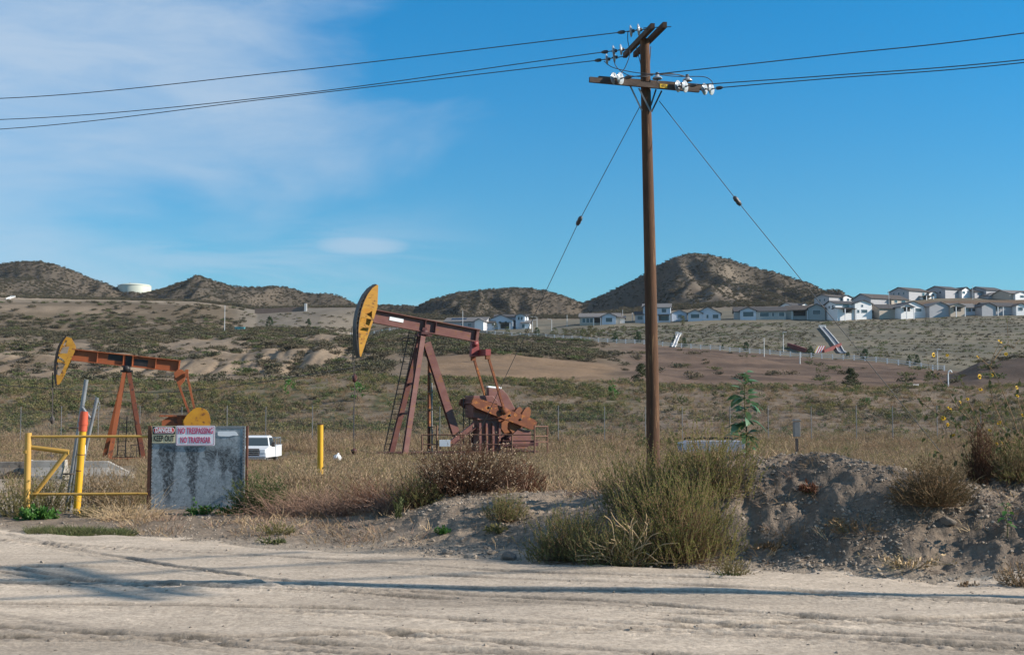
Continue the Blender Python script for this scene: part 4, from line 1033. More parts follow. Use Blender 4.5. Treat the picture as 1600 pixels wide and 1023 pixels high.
# second pole, beside the view on the right: its shadow lies on the road
x2, y2 = 15.3, 9.75
u2p = thing("utility_pole", (x2, y2, hz(x2, y2)), "wooden utility pole beside the road at right whose shadow crosses the dirt road", "utility pole", "wooden utility poles"); o2 = Vector(u2p.location)
MB(o2).tube([(x2, y2, -.3), (x2, y2, 10.6)], [.14, .10], 16).build("pole", m_wood, u2p)
dA = Vector((-.65, .76, 0))
for s, z in ((.13, 9.9), (-.13, 9.9)):
    n_ = Vector((.76, .65, 0))*s; c = Vector((x2, y2, z))+n_*1.4; MB(o2).bar(c-dA*1.5, c+dA*1.5, .10, .13).build("crossarm", m_arm, u2p)
for t in (-1.3, -.5, .6, 1.3):
    c = Vector((x2, y2, 9.95))+dA*t; m1 = MB(o2).lathe([(.05, 0), (.13, .1), (.13, .15), (.06, .2), (.05, .28), (0, .3)], c, (0, 0, 1), 12); m1.build("pin_insulator", m_porc, u2p)
for t, k in ((-1.3, 0), (1.3, 1), (.1, 2)):
    c = Vector((x2, y2, 10.25))+dA*t; dd = Vector((.91, .41, 0))
    span("overhead_wire", [c-dd*34+Vector((0, 0, .3)), c-dd*17+Vector((0, 0, -.35)), c, c+dd*25+Vector((0, 0, -.3))], "overhead wire passing above the road, seen by its thin shadow line", .045)

# ================================================================== gate
m_gate = M("gate_yellow", (.45, .28, .075), (.40, .23, .05), 2.5, .55, spot=(.16, .06, .025), sthr=.64, sscale=5, bump=.1, stretch=(1, 1, 1))
m_post = M("post_yellow", (.60, .34, .02), (.50, .27, .02), 3, .5, spot=(.10, .05, .02), sthr=.62, sscale=4, bump=.1)
m_orr = M("faded_red_paint", (.50, .095, .045), (.40, .07, .04), 4, .55)
m_rustpost = M("rust_edge", (.09, .04, .03), (.14, .06, .035), 5, .85)
m_panel = None
GD = 19.6
g = PP(41, 812, GD); gate = thing("pipe_gate", (g.x, GD, hz(g.x, GD)), "yellow pipe gate with a diagonal brace beside the grey metal panel", "gate"); o0 = Vector(gate.location)
MB(o0).tube([(g.x, GD, o0.z-.25), (g.x, GD, float(zpy(676, GD)))], .050, 14).tube([PP(41, 812, GD)-Vector((0, 0, .1)), PP(41, 796, GD)], .062, 14).tube([PP(41.3, 708, GD), PP(41.3, 703, GD)], .056, 14).build("post", m_gate, gate)
for py, p1 in ((681.5, 231), (771, 231)):
    MB(o0).tube([PP(43, py+.5 if py < 700 else py+1, GD), PP(p1, py, GD)], .021, 10).build("rail", m_gate, gate)
MB(o0).tube([PP(44, 697.5, GD+.03), PP(108, 706, GD+.03)], .038, 12).build("brace", m_gate, gate)
MB(o0).tube([PP(105, 706, GD+.03), PP(43, 786, GD+.03)], .036, 12).build("brace", m_gate, gate)
# grey panel
pn = thing("metal_hoarding", (PP(308, 795, GD).x, GD, hz(PP(308, 795, GD).x, GD)), "weathered grey riveted metal panel carrying the warning signs", "panel"); o0 = Vector(pn.location)
m_panel = bpy.data.materials.new("weathered_zinc"); m_panel.use_nodes = True
nt = m_panel.node_tree; N = nt.nodes; L = nt.links; bs = N["Principled BSDF"]; bs.inputs["Roughness"].default_value = .5; bs.inputs["Metallic"].default_value = .15
tc = N.new("ShaderNodeTexCoord")
def pnz(sc, det, st=(1, 1, 1), dist=0):
    mp = N.new("ShaderNodeMapping"); mp.inputs["Scale"].default_value = st; L.new(tc.outputs["Object"], mp.inputs[0])
    n = N.new("ShaderNodeTexNoise"); n.inputs["Scale"].default_value = sc; n.inputs["Detail"].default_value = det; n.inputs["Distortion"].default_value = dist; n.inputs["Roughness"].default_value = .65; L.new(mp.outputs[0], n.inputs[0]); return n.outputs[0]
def prg(v, a, b, c=0., d=1.):
    r = N.new("ShaderNodeMapRange"); L.new(v, r.inputs[0])
    for i, x in enumerate((a, b, c, d)): r.inputs[i+1].default_value = x
    return r.outputs[0]
def pmath(op, a, b):
    x = N.new("ShaderNodeMath"); x.operation = op; x.use_clamp = False
    for i, v in enumerate((a, b)):
        if isinstance(v, (int, float)): x.inputs[i].default_value = v
        else: L.new(v, x.inputs[i])
    return x.outputs[0]
def pmix(f, a, b):
    x = N.new("ShaderNodeMix"); x.data_type = 'RGBA'; L.new(f, x.inputs[0])
    for i, c in ((6, a), (7, b)):
        if isinstance(c, tuple): x.inputs[i].default_value = (*c, 1)
        else: L.new(c, x.inputs[i])
    return x.outputs[2]
sp_ = N.new("ShaderNodeSeparateXYZ"); L.new(tc.outputs["Object"], sp_.inputs[0])
X_, Z_ = sp_.outputs[0], sp_.outputs[2]
base_ = pmix(prg(pnz(9, 8, dist=1.5), .35, .65), (.17, .20, .22), (.33, .365, .39))
base_ = pmix(prg(pnz(60, 4), .62, .70), base_, (.55, .58, .60))
# dark V shaped stains narrowing downwards
st_ = None
for xc, w0, zt_, zb_, lean in ((-.45, .20, 1.05, .14, .03), (-.08, .15, 1.04, .16, .02), (.40, .15, 1.02, .50, -.02), (.60, .20, .90, .30, 0), (.20, .14, 1.0, .7, 0)):
    fz = prg(Z_, zb_, zt_)                                   # 0 bottom .. 1 top
    half = pmath('MULTIPLY', pmath('ADD', fz, .38), w0*.60)
    dx_ = pmath('ABSOLUTE', pmath('SUBTRACT', pmath('ADD', X_, pmath('MULTIPLY', pmath('SUBTRACT', pnz(4.5, 8, dist=1.5), .5), .26)), xc), 0)
    inn = pmath('MULTIPLY', prg(pmath('SUBTRACT', half, dx_), -.005, .03), pmath('MULTIPLY', prg(Z_, zt_+.03, zt_-.06), prg(Z_, zb_-.1, zb_+.15)))
    st_ = inn if st_ is None else pmath('MAXIMUM', st_, inn)
stn = pmath('MULTIPLY', st_, prg(pnz(9, 9, dist=2.5), .36, .56, .15, .97))
base_ = pmix(stn, base_, (.035, .04, .045))
base_ = pmix(pmath('MULTIPLY', prg(pnz(22, 6), .54, .62), .5), base_, (.06, .07, .08))
L.new(base_, bs.inputs["Base Color"]); L.new(prg(pnz(20, 6), .3, .7, .35, .7), bs.inputs["Roughness"])
b_ = N.new("ShaderNodeBump"); b_.inputs["Strength"].default_value = .4; b_.inputs["Distance"].default_value = .01; L.new(pnz(5, 6), b_.inputs["Height"]); L.new(b_.outputs[0], bs.inputs["Normal"])
pA, pB = PP(236, 795, GD), PP(383.5, 665.5, GD); xc = (pA.x+pB.x)/2
sheet = MB(o0).box((xc, GD, (pA.z+pB.z)/2), (pB.x-pA.x, .02, pB.z-pA.z)).build("sheet", m_panel, pn)
mb = MB(o0)
for x, n in ((PP(238, 700, GD).x, 26), (PP(381, 700, GD).x, 26)):
    for k in range(n):
        z = pA.z+.03+(pB.z-pA.z-.06)*k/(n-1); mb.lathe([(.009, -.002), (.009, .005), (.004, .009), (0, .009)], (x, GD-.0125, z), (0, -1, 0), 8)
mb.pieces("rivet", m_dkst, sheet, 24)
MB(o0).box((PP(380, 700, GD).x+.01, GD-.0115, (pA.z+pB.z)/2), (.035, .006, pB.z-pA.z-.01)).box((xc, GD-.0115, pB.z-.02), (pB.x-pA.x-.09, .006, .03)).build("edge_strip", m_galv, sheet)
MB(o0).box((PP(233.3, 700, GD).x, GD+.02, (pA.z+pB.z)/2), (.045, .06, pB.z-pA.z+.01)).box((PP(384.5, 700, GD).x+.006, GD+.04, (pA.z+pB.z)/2), (.03, .06, pB.z-pA.z)).box((xc, GD+.05, pA.z+.15), (pB.x-pA.x, .05, .05)).box((xc, GD+.05, pB.z-.2), (pB.x-pA.x, .05, .05)).build("frame", m_rustpost, pn)
c = PP(356, 678, GD-.016)
st = MB(o0).prism([(-.155, .035), (-.13, .045), (.10, .045), (.13, .03), (.16, -.01), (.14, -.022), (.09, -.02), (.02, -.035), (-.13, -.03), (-.155, -.015)], c, (1, 0, 0), (0, 0, 1), (0, .004, 0)).build("paper_strip", m_white, pn); st["label"] = "torn white strip"
# the signs, bolted onto the panel
m_cream = M("sign_cream", (.62, .55, .36), (.55, .48, .31), 8, .5); m_sred = M("sign_red", (.58, .045, .045), (.50, .04, .04), 8, .45); m_sblk = M("sign_black", (.02, .02, .02), None, rough=.5)
m_swhite = M("sign_white", (.76, .77, .80), (.70, .71, .75), 6, .4); m_sred2 = M("sign_lettering_red", (.50, .02, .10), None, rough=.5)
def rrect(w, h, r, n=5):
    o = []
    for cx_, cy_, a0 in ((w/2-r, h/2-r, 0), (-w/2+r, h/2-r, 90), (-w/2+r, -h/2+r, 180), (w/2-r, -h/2+r, 270)):
        for k in range(n+1):
            t = R(a0+90*k/n); o.append((cx_+r*math.cos(t), cy_+r*math.sin(t)))
    return o
SY = GD-.030
c = PP(256.2, 678.3, SY); w_, h_ = 36*GD/2000, 26.5*GD/2000
s1 = thing("danger_sign", c, "small cream sign reading DANGER KEEP OUT on the grey panel", "sign", "signs on the panel")
pl = MB().prism(rrect(w_, h_, .012), (0, 0, 0), (1, 0, 0), (0, 0, 1), (0, .006, 0)).build("plate", m_cream, s1)
hd = MB().prism(rrect(w_-.012, h_*.46, .008), (0, -.004, h_*.235), (1, 0, 0), (0, 0, 1), (0, .004, 0)).build("header", m_sblk, s1)
MB().prism(rrect(w_-.03, h_*.38, h_*.185, 8), (0, -.0075, h_*.235), (1, 0, 0), (0, 0, 1), (0, .004, 0)).build("oval_rim", m_swhite, hd)
MB().prism(rrect(w_-.042, h_*.32, h_*.155, 8), (0, -.0100, h_*.235), (1, 0, 0), (0, 0, 1), (0, .004, 0)).build("oval", m_sred, hd)
text("lettering", "DANGER", (0, -.0135, h_*.235), .098, m_swhite, s1, sx=.66, bold=.0022)
text("lettering", "KEEP OUT", (0, -.005, -h_*.255), .122, m_sblk, s1, sx=.57, bold=.0022)
c = PP(305.5, 680.3, SY); w_, h_ = 60.5*GD/2000, 31*GD/2000
s2 = thing("trespassing_sign", c, "white sign with red letters reading NO TRESPASSING NO TRASPASAR on the grey panel", "sign", "signs on the panel")
MB().prism(rrect(w_, h_, .022), (0, 0, 0), (1, 0, 0), (0, 0, 1), (0, .006, 0)).build("plate", m_swhite, s2)
bo = rrect(w_-.022, h_-.022, .018); bi = rrect(w_-.034, h_-.034, .014); mb = MB(); n = len(bo)
V = [(x, -.0042, z) for x, z in bo]+[(x, -.0042, z) for x, z in bi]
mb.add(V, [(i, (i+1) % n, n+(i+1) % n, n+i) for i in range(n)]); mb.build("border", m_sred2, s2)
text("lettering", "NO TRESPASSING", (0, -.005, h_*.225), .130, m_sred2, s2, sx=.52, bold=.0012)
text("lettering", "NO TRASPASAR", (0, -.005, -h_*.235), .130, m_sred2, s2, sx=.50, bold=.0012)
# red topped yellow pipe
b0, b1 = PP(118, 808, 20.0), PP(131.5, 646, 20.0)
bp = thing("pipe_post", (b0.x, 20.0, hz(b0.x, 20.0)), "leaning yellow pipe post with a faded red sleeve on top", "post", "yellow pipe posts"); o0 = Vector(bp.location)
MB(o0).tube([b0-Vector((0, 0, .2)), b0.lerp(b1, .83)], .055, 16).build("pipe", m_post, bp)
MB(o0).tube([b0.lerp(b1, .83), b0.lerp(b1, 1.0)], .064, 16).tube([b0.lerp(b1, .89), b0.lerp(b1, .92)], .071, 16).tube([b0.lerp(b1, .99), b0.lerp(b1, 1.02)], .056, 16).build("sleeve", m_orr, bp)
for t0 in (.60, .445): MB(o0).tube([b0.lerp(b1, t0), b0.lerp(b1, t0+.008)], .059, 16).build("joint", m_rustpost, bp)
b0, b1 = PP(500.5, 764, 26.8), PP(500.5, 663.5, 26.8)
bp2 = thing("pipe_post", (b0.x, 26.8, hz(b0.x, 26.8)), "upright plain yellow pipe post in the dry grass behind a gravel heap", "post", "yellow pipe posts"); o0 = Vector(bp2.location)
MB(o0).tube([b0-Vector((0, 0, .4)), b1], .062, 16).build("pipe", m_post, bp2); MB(o0).tube([b1, b1+Vector((0, 0, .015))], .066, 16).build("cap", m_rustpost, bp2)
# leaning galvanised fence pipes with a coil of barbed wire
fp = thing("fence_end_posts", (PP(103, 800, 20.3).x, 20.3, hz(PP(103, 800, 20.3).x, 20.3)), "bundle of leaning grey galvanised fence pipes with a coil of barbed wire", "fence posts"); o0 = Vector(fp.location)
for p, q, r in (((102, 800), (135, 593), .033), ((109, 795), (128, 650), .026), ((115, 775), (130, 650), .022), ((126, 730), (152, 621), .026)):
    MB(o0).tube([PP(*p, 20.3)-Vector((0, 0, .1)), PP(*q, 20.3)], r, 12).build("pipe", m_galv, fp)
MB(o0).tube([PP(128, 636, 20.28), PP(141, 653, 20.28)], .024, 10).build("brace", m_galv, fp)
mb = MB(o0)
for k in range(3):
    c = PP(141+k*1.5, 628+k*3, 20.3+.05*k); mb.tube([c+Vector((.11*math.cos(t), .06*math.sin(t*1.0+k), .12*math.sin(t))) for t in np.linspace(0, 6.2, 20)], .0035, 4)
mb.build("barbed_wire", m_galv, fp)
for py in (668, 740): MB(o0).tube([PP(117 if py < 700 else 107, py, 20.2)+Vector((.085*math.cos(t), .05*math.sin(t), 0)) for t in np.linspace(0, 6.3, 16)], .012, 5).build("clamp", m_dkst, fp)
tp = MB(o0).box(PP(132, 702, 20.12), (.03, .02, .14)).build("tag", m_white, fp)

# ================================================================== concrete barriers, truck, odds and ends of the yard
def barrier(px0, px1, pyt, pyb, Y, label, slope):
    p, q = PP(px0, pyb, Y), PP(px1, pyb, Y); z0 = hz((p.x+q.x)/2, Y); h_ = float(zpy(pyt, Y))-z0
    o = thing("concrete_barrier", ((p.x+q.x)/2, Y, z0), label, "barrier", "concrete barriers"); Lh = (q.x-p.x)/2
    mb = MB(); V = []; sec = [(-.30, -.1), (-.28, .1), (-.13, .35*h_/.55), (-.09, h_), (.09, h_), (.13, .35*h_/.55), (.28, .1), (.30, -.1)]
    xs = [-Lh, -Lh+.03, Lh-slope, Lh]
    for i, x in enumerate(xs):
        for y, z in sec: V.append((x, y, z if not (i == 3 and slope > .2) else min(z, .15)))
    n = len(sec); mb.add(V, [(i*n+k, i*n+(k+1) % n, (i+1)*n+(k+1) % n, (i+1)*n+k) for i in range(3) for k in range(n)]+[tuple(range(n)), tuple(range(3*n, 4*n))[::-1]])
    mb.build("block", m_conc, o, .02); return o
barrier(49, 103, 719, 740, 38, "pale concrete barrier beside the leaning grey fence pipes", .05)
barrier(131, 206, 720, 738, 38.6, "pale concrete barrier with a sloping end below the orange pumpjack", .7)
m_conc0 = m_conc; m_conc = M("stained_concrete", (.12, .10, .085), (.25, .215, .18), 1.6, .9, spot=(.04, .035, .03), sthr=.52, sscale=1.3, bump=.3)
barrier(-14, 45, 721, 740, 38.3, "dirty dark stained concrete barrier at the left edge of the yard", .05); m_conc = m_conc0
# white pickup, front towards the view
TY = 85.0; tp_ = PP(394, 726, TY); tr_ = thing("pickup_truck", (PP(402.6, 726, TY).x, TY, hz(PP(402.6, 726, TY).x, TY)+.1), "white pickup truck with a pale service bed partly hidden by the grey panel", "truck", None, R(1))
m_tw = M("truck_white", (.56, .58, .61), None, rough=.35, spec=.5); m_chr = M("chrome", (.55, .56, .58), None, rough=.25, metal=.8); m_lamp = M("lamp_glass", (.62, .66, .70), None, rough=.15)
# local: front at -y
cab = MB()
prof = [(-2.55, .55), (-2.55, 1.02), (-2.45, 1.12), (-1.35, 1.22), (-1.25, 1.24), (-.62, 1.86), (-.35, 1.93), (.75, 1.93), (.95, 1.86), (1.1, 1.2), (1.1, .5)]
hw_ = lambda z: .99 if z < 1.26 else .99-.26*(z-1.26)/.67
n = len(prof); V = [(-hw_(z), y, z) for y, z in prof]+[(hw_(z), y, z) for y, z in prof]
cab.add(V, [tuple(range(n)), tuple(range(n, 2*n))[::-1]]+[(i, n+i, n+(i+1) % n, (i+1) % n) for i in range(n)])
body = cab.build("cab", m_tw, tr_, .05)
mb = MB(); nrm_ = Vector((0, -.70, .71))*.012
mb.add([Vector(v)+nrm_ for v in ((-.90, -1.2, 1.29), (.90, -1.2, 1.29), (.76, -.68, 1.80), (-.76, -.68, 1.80))], [(0, 1, 2, 3)]); mb.build("windscreen", m_glass, tr_)
for s in (-1, 1):
    mb = MB(); mb.add([(s*(hw_(z)+.012), y, z) for y, z in ((-1.0, 1.30), (-.45, 1.80), (.75, 1.80), (.85, 1.30))], [(0, 1, 2, 3)]); mb.build("side_window", m_glass, tr_)
    MB().box((s*1.17, -.95, 1.38), (.22, .12, .32)).bar((s*.95, -.93, 1.3), (s*1.1, -.95, 1.32), .05).build("mirror", m_dkst, tr_, .03)
    MB().box((s*.76, -2.565, .98), (.36, .06, .27)).build("headlight", m_lamp, tr_, .03)
    for y in (-1.75, 2.0):
        w = MB().lathe([(.2, -.13), (.36, -.14), (.40, -.1), (.40, .1), (.36, .14), (.2, .13)], (s*.84, y, .40), (1, 0, 0), 20).build("wheel", m_rub, tr_)
        MB().lathe([(0, .06), (.1, .08), (.22, .10), (.22, -.1), (0, -.1)], (s*.86, y, .40), (s, 0, 0), 16).build("rim", m_chr, w)
gr = MB().box((0, -2.57, .92), (1.12, .05, .46)).build("grille", m_dkst, tr_, .02)
mb = MB()
for k in range(3): mb.box((0, -2.60, .80+.12*k), (1.08, .03, .035))
mb.build("grille_bar", m_chr, gr)
MB().box((0, -2.68, .56), (2.0, .24, .26)).build("bumper", m_chr, tr_, .05)
MB().box((0, 2.1, .86), (2.1, 2.3, .72)).box((0, 2.1, 1.24), (2.16, 2.34, .05)).build("service_bed", m_tw, tr_, .03)
mb = MB()
for s in (-1, 1):
    for y in (1.1, 2.1, 3.1): mb.bar((s*.98, y, 1.2), (s*.98, y, 1.75), .05)
    mb.bar((s*.98, 1.05, 1.75), (s*.98, 3.15, 1.75), .05)
for y in (1.1, 3.1): mb.bar((-.98, y, 1.75), (.98, y, 1.75), .05)
mb.build("rack", m_galv, tr_)
MB().box((0, .4, .42), (1.5, 5.6, .22)).build("chassis", m_dkst, tr_)
# pale float in the grass
p = PP(527, 716, 60); t = thing("white_float", (p.x, 60, float(zpy(716, 60))), "round white float caught in dry grass left of the maroon pumpjack", "float")
MB().lathe([(0, -.2), (.1, -.18), (.19, -.07), (.2, 0), (.19, .08), (.1, .18), (.04, .2), (.04, .26), (0, .26)], (0, 0, 0), (.2, 0, 1), 16).build("ball", m_white, t)
# grey bin and meter box in the field
p = PP(1112, 697, 82); bi_ = thing("metal_bin", (p.x, 82, hz(p.x, 82)), "low grey metal bin with dark hoses on top behind the tall green plant", "bin")
zt_ = float(zpy(688, 82))-bi_.location.z; m_grey = M("grey_paint", (.30, .31, .35), (.24, .25, .29), 2, .6)
MB().prism([(-2.1, 0), (2.0, 0), (2.0, zt_*.9), (1.7, zt_), (-1.6, zt_), (-2.1, zt_*.85)], (0, 0, 0), (1, 0, 0), (0, 0, 1), (0, 1.6, 0)).build("body", m_grey, bi_, .05)
mb = MB()
for k in range(4): mb.tube([Vector((-1.4+.8*k+.35*math.cos(t), -.2+.3*math.sin(t), zt_+.08+.1*abs(math.sin(t)))) for t in np.linspace(0, 6.2, 16)], .06, 6)
mb.build("hose", m_rub, bi_)
p = PP(1245, 690, 80); mt = thing("meter_cabinet", (p.x, 80, hz(p.x, 80)), "small dark grey meter cabinet standing in dry grass beyond the dirt mound", "cabinet")
zt_ = float(zpy(656, 80))-mt.location.z
m_meter = M("meter_grey", (.17, .165, .16), (.22, .21, .2), 3, .7)
MB().box((0, 0, zt_*.75), (.38, .4, zt_*.4)).prism([(-.25, 0), (.25, 0), (.18, .10), (-.18, .10)], (0, 0, zt_*.975), (1, 0, 0), (0, 0, 1), (0, .46, 0)).build("box", m_meter, mt, .02); MB().bar((0, 0, -.1), (0, 0, zt_*.5), .16).build("leg", m_dkst, mt)

# ================================================================== wire fence along the foot of the bank
FY = 104.0
fx = [(px-800)/2000*FY for px in range(-33, 1660, 65)]
m_fpost = M('fence_post_grey', (.12, .125, .13), (.17, .17, .18), 3, .6)
fn = thing("wire_fence", (0, FY, hz(0, FY)), "long wire fence with thin grey posts along the foot of the bank", "fence"); o0 = Vector(fn.location)
tops = []
for x in fx:
    jx = random.uniform(-.4, .4); z = hz(x+jx, FY); t_ = float(zpy(634, FY))+random.uniform(-.08, .08); tops.append(Vector((x+jx, FY, t_)))
    MB(o0).tube([(x+jx, FY, z-.2), (x+jx, FY, t_)], .034, 6).build("post", m_fpost, fn)
mb = MB(o0)
for dz in (.05, .35, 1.0, 1.7):
    mb.tube([t-Vector((0, 0, dz)) for t in tops], .009, 4, False)
mb.build("strand", m_wire, fn)
m_mesh = bpy.data.materials.new("chain_link"); m_mesh.use_nodes = True; nt = m_mesh.node_tree; N = nt.nodes; L = nt.links; bs = N["Principled BSDF"]
bs.inputs["Base Color"].default_value = (.3, .31, .33, 1); bs.inputs["Roughness"].default_value = .5
tc = N.new("ShaderNodeTexCoord"); sp_ = N.new("ShaderNodeSeparateXYZ"); L.new(tc.outputs["Object"], sp_.inputs[0])
def mm(op, a, b=0.):
    x = N.new("ShaderNodeMath"); x.operation = op
    for i, v in enumerate((a, b)):
        if isinstance(v, (int, float)): x.inputs[i].default_value = v
        else: L.new(v, x.inputs[i])
    return x.outputs[0]
al = None
for s in (1, -1):
    q_ = mm('FRACT', mm('MULTIPLY', mm('ADD', sp_.outputs[0], mm('MULTIPLY', sp_.outputs[2], float(s))), 14.))
    l_ = mm('LESS_THAN', q_, .025); al = l_ if al is None else mm('MAXIMUM', al, l_)
L.new(al, bs.inputs["Alpha"])
mb = MB(o0)
for p, q in zip(tops[:-1], tops[1:]):
    z0, z1 = hz(p.x, FY), hz(q.x, FY); mb.add([(p.x, FY+.045, z0), (q.x, FY+.045, z1), (q.x, FY+.045, q.z-.35), (p.x, FY+.045, p.z-.35)], [(0, 1, 2, 3)])
mb.build("chain_link", m_mesh, fn)
# ================================================================== houses on the ridge
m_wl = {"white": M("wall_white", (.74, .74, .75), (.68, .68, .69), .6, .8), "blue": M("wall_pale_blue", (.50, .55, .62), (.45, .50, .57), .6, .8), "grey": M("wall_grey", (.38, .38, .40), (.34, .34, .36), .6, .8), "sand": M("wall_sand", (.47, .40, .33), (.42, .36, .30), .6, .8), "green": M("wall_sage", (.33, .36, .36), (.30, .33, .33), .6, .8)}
m_rf = {"dark": M("roof_dark", (.05, .048, .05), (.075, .07, .07), 1.2, .85, bump=.3), "brown": M("roof_brown", (.062, .053, .048), (.09, .075, .066), 1.2, .85, bump=.3), "grey": M("roof_grey", (.12, .115, .115), (.16, .15, .147), 1.2, .85, bump=.3)}
m_pane = M("window_pane", (.05, .075, .095), None, rough=.15, spec=.6); m_frame = M("window_frame", (.62, .63, .65), None, rough=.6); m_dark = M("dark_opening", (.045, .045, .05), None, rough=.7); m_solar = M("solar_panel", (.02, .025, .04), None, rough=.25, spec=.5)
def gable(wl, rf, x0, x1, y0, y1, h, z0, pitch, axis, ov=.5, th=.22):
    """gabled block: walls into wl, roof slabs into rf; axis = ridge direction"""
    if axis == 'x':
        w = (y1-y0)/2; rise = w*pitch; c = (y0+y1)/2
        wl.prism([(y0, z0), (y1, z0), (y1, h), (c, h+rise), (y0, h)], ((x0+x1)/2, 0, 0), (0, 1, 0), (0, 0, 1), (x1-x0, 0, 0))
        for s in (-1, 1):
            a = (c, h+rise+.02); b = (c+s*(w+ov), h-ov*pitch+.02)
            rf.prism([a, b, (b[0], b[1]+th), (a[0], a[1]+th)], ((x0+x1)/2, 0, 0), (0, 1, 0), (0, 0, 1), (x1-x0+2*ov, 0, 0))
    else:
        w = (x1-x0)/2; rise = w*pitch; c = (x0+x1)/2
        wl.prism([(x0, z0), (x1, z0), (x1, h), (c, h+rise), (x0, h)], (0, (y0+y1)/2, 0), (1, 0, 0), (0, 0, 1), (0, y1-y0, 0))
        for s in (-1, 1):
            a = (c, h+rise+.02); b = (c+s*(w+ov), h-ov*pitch+.02)
            rf.prism([a, b, (b[0], b[1]+th), (a[0], a[1]+th)], (0, (y0+y1)/2, 0), (1, 0, 0), (0, 0, 1), (0, y1-y0+2*ov, 0))
def house(px0, px1, pyb, Y, label, wall, roof, blocks, wins, yaw=0, cat="house", solar=None, ends=(), porch=None):
    """blocks: (x0,x1,y0,y1,h,pitch,axis[,wall]) in metres from the front left corner; wins: (x, z, w, h, y) on faces towards the road"""
    k = Y/2000; cx = ((px0+px1)/2-800)*k; Wd = (px1-px0)*k
    zb = float(zpy(pyb, Y)); g_ = hz(cx, Y); z0 = min(zb, g_+.1) if abs(zb-g_) > 1.2 else zb
    o = thing("house", (cx, Y, zb), label, cat, "houses on the ridge", yaw)
    if px0 > 1235: o.scale = (1, 1, .80)
    for i, b in enumerate(blocks):
        wl, rf = MB(), MB(); e = .013*i
        gable(wl, rf, b[0]*Wd-Wd/2+e, b[1]*Wd-Wd/2-e, b[2]+e, b[3]-e, b[4], -7-.1*i, b[5], b[6], .55-e)
        wl.build("wall", m_wl[b[7] if len(b) > 7 else wall], o); rf.build("roof", m_rf[b[8] if len(b) > 8 else roof], o)
    for (fx_, z, w, h, y) in wins:
        x = fx_*Wd-Wd/2
        f = MB().box((x, y-.04, z), (w+.22, .10, h+.22)).build("window", m_frame, o)
        MB().box((x, y-.085, z), (w, .06, h)).build("pane", m_pane, f)
    for (y, z, w, h, fx_) in ends:     # windows in the left end
        x = fx_*Wd-Wd/2
        f = MB().box((x-.04, y, z), (.10, w+.2, h+.2)).build("window", m_frame, o); MB().box((x-.085, y, z), (.06, w, h)).build("pane", m_pane, f)
    if solar:
        fx0, fx1, y0, z0_, y1, z1 = solar; a = Vector((fx0*Wd-Wd/2, y0, z0_)); b = Vector((fx1*Wd-Wd/2, y0, z0_)); c = Vector((0, y1-y0, z1-z0_))
        mb = MB(); mb.add([a, b, b+c, a+c], [(0, 1, 2, 3)]); mb.build("solar_panel", m_solar, o)
    if porch:
        fx0, fx1, y, h = porch; x0, x1 = fx0*Wd-Wd/2, fx1*Wd-Wd/2
        MB().box(((x0+x1)/2, y-1.3, h), (x1-x0, 2.6, .25)).build("porch_roof", m_rf[roof], o)
        for x in (x0+.3, x1-.3): MB().box((x, y-2.4, (h-7.2)/2+.0), (.3, .3, h+6.9)).build("porch_post", m_frame, o)
        MB().box(((x0+x1)/2, y-.05, h/2), ((x1-x0)*.7, .08, h*.75)).build("patio_door", m_dark, o)
    return o
P_ = .42
house(690, 757, 513, 528, "low house with a solar roof just right of the large horsehead's beam", "white", "grey", [(0, 1, 2, 11, 3.0, .40, 'x', "grey"), (.78, 1, 0, 6, 2.9, .5, 'y')], [(.62, 1.6, 1.6, 1.2, 2), (.45, 1.6, 1.2, 1.2, 2)], R(-16), solar=(.12, .5, 3.3, 3.75, 5.6, 4.72))
house(755, 824, 514, 530, "big pale blue house with a wide front gable, left of the small low ridge lamps", "blue", "dark", [(.10, .66, 2, 14, 3.9, .42, 'y'), (.2, .95, 8, 16, 5.6, .3, 'x'), (.72, .93, 3, 10, 5.8, .35, 'y', "blue", "grey"), (0, .25, 0, 8, 2.6, .4, 'x', "blue"), (.86, 1.05, 2, 8, 2.6, .35, 'x', "white", "grey")], [(.25, 2.9, 1.0, 1.0, 2), (.37, 2.9, 1.0, 1.0, 2), (.5, 2.9, 1.0, 1.0, 2), (.79, 4.6, .8, 1.3, 3), (.86, 4.6, .8, 1.3, 3), (.90, 1.3, 1.1, 1.6, 2)], R(-6), porch=(.34, .62, 2, 2.7))
house(906, 969, 505, 525, "low grey roofed house with one front gable at its right end, left of the pole", "blue", "grey", [(0, 1, 1.5, 11, 2.7, .36, 'x', "sand"), (.55, .90, 0, 8, 2.9, .42, 'y'), (.9, 1.12, 4, 10, 2.4, .3, 'x', "white")], [(.73, 1.4, 2.6, 1.7, 0), (.10, 1.3, 1.2, 1.7, 1.5), (.2, 1.3, 1.2, 1.7, 1.5), (.29, 1.3, 1.2, 1.7, 1.5)], R(-5), porch=(.33, .54, 1.5, 2.4))
house(993, 1048, 502, 528, "two storey house half hidden behind the utility pole", "blue", "grey", [(.22, 1, 1, 11, 5.8, .36, 'x'), (0, .4, 0, 8, 2.9, .34, 'x', "grey", "dark"), (.24, .4, -.4, 8, 6.2, .5, 'y')], [(.82, 4.5, 1.9, 1.5, 1), (.84, 1.4, 3.4, 1.9, 1), (.14, 1.5, 2.2, 1.6, 0)], R(-8), porch=(.62, 1, 1, 2.7))
house(1050, 1076, 498.5, 530, "small low house showing one gable just right of the pole", "blue", "grey", [(0, .95, 0, 10, 2.4, .42, 'y')], [(.5, 1.2, 1.6, 1.3, 0)], R(4))
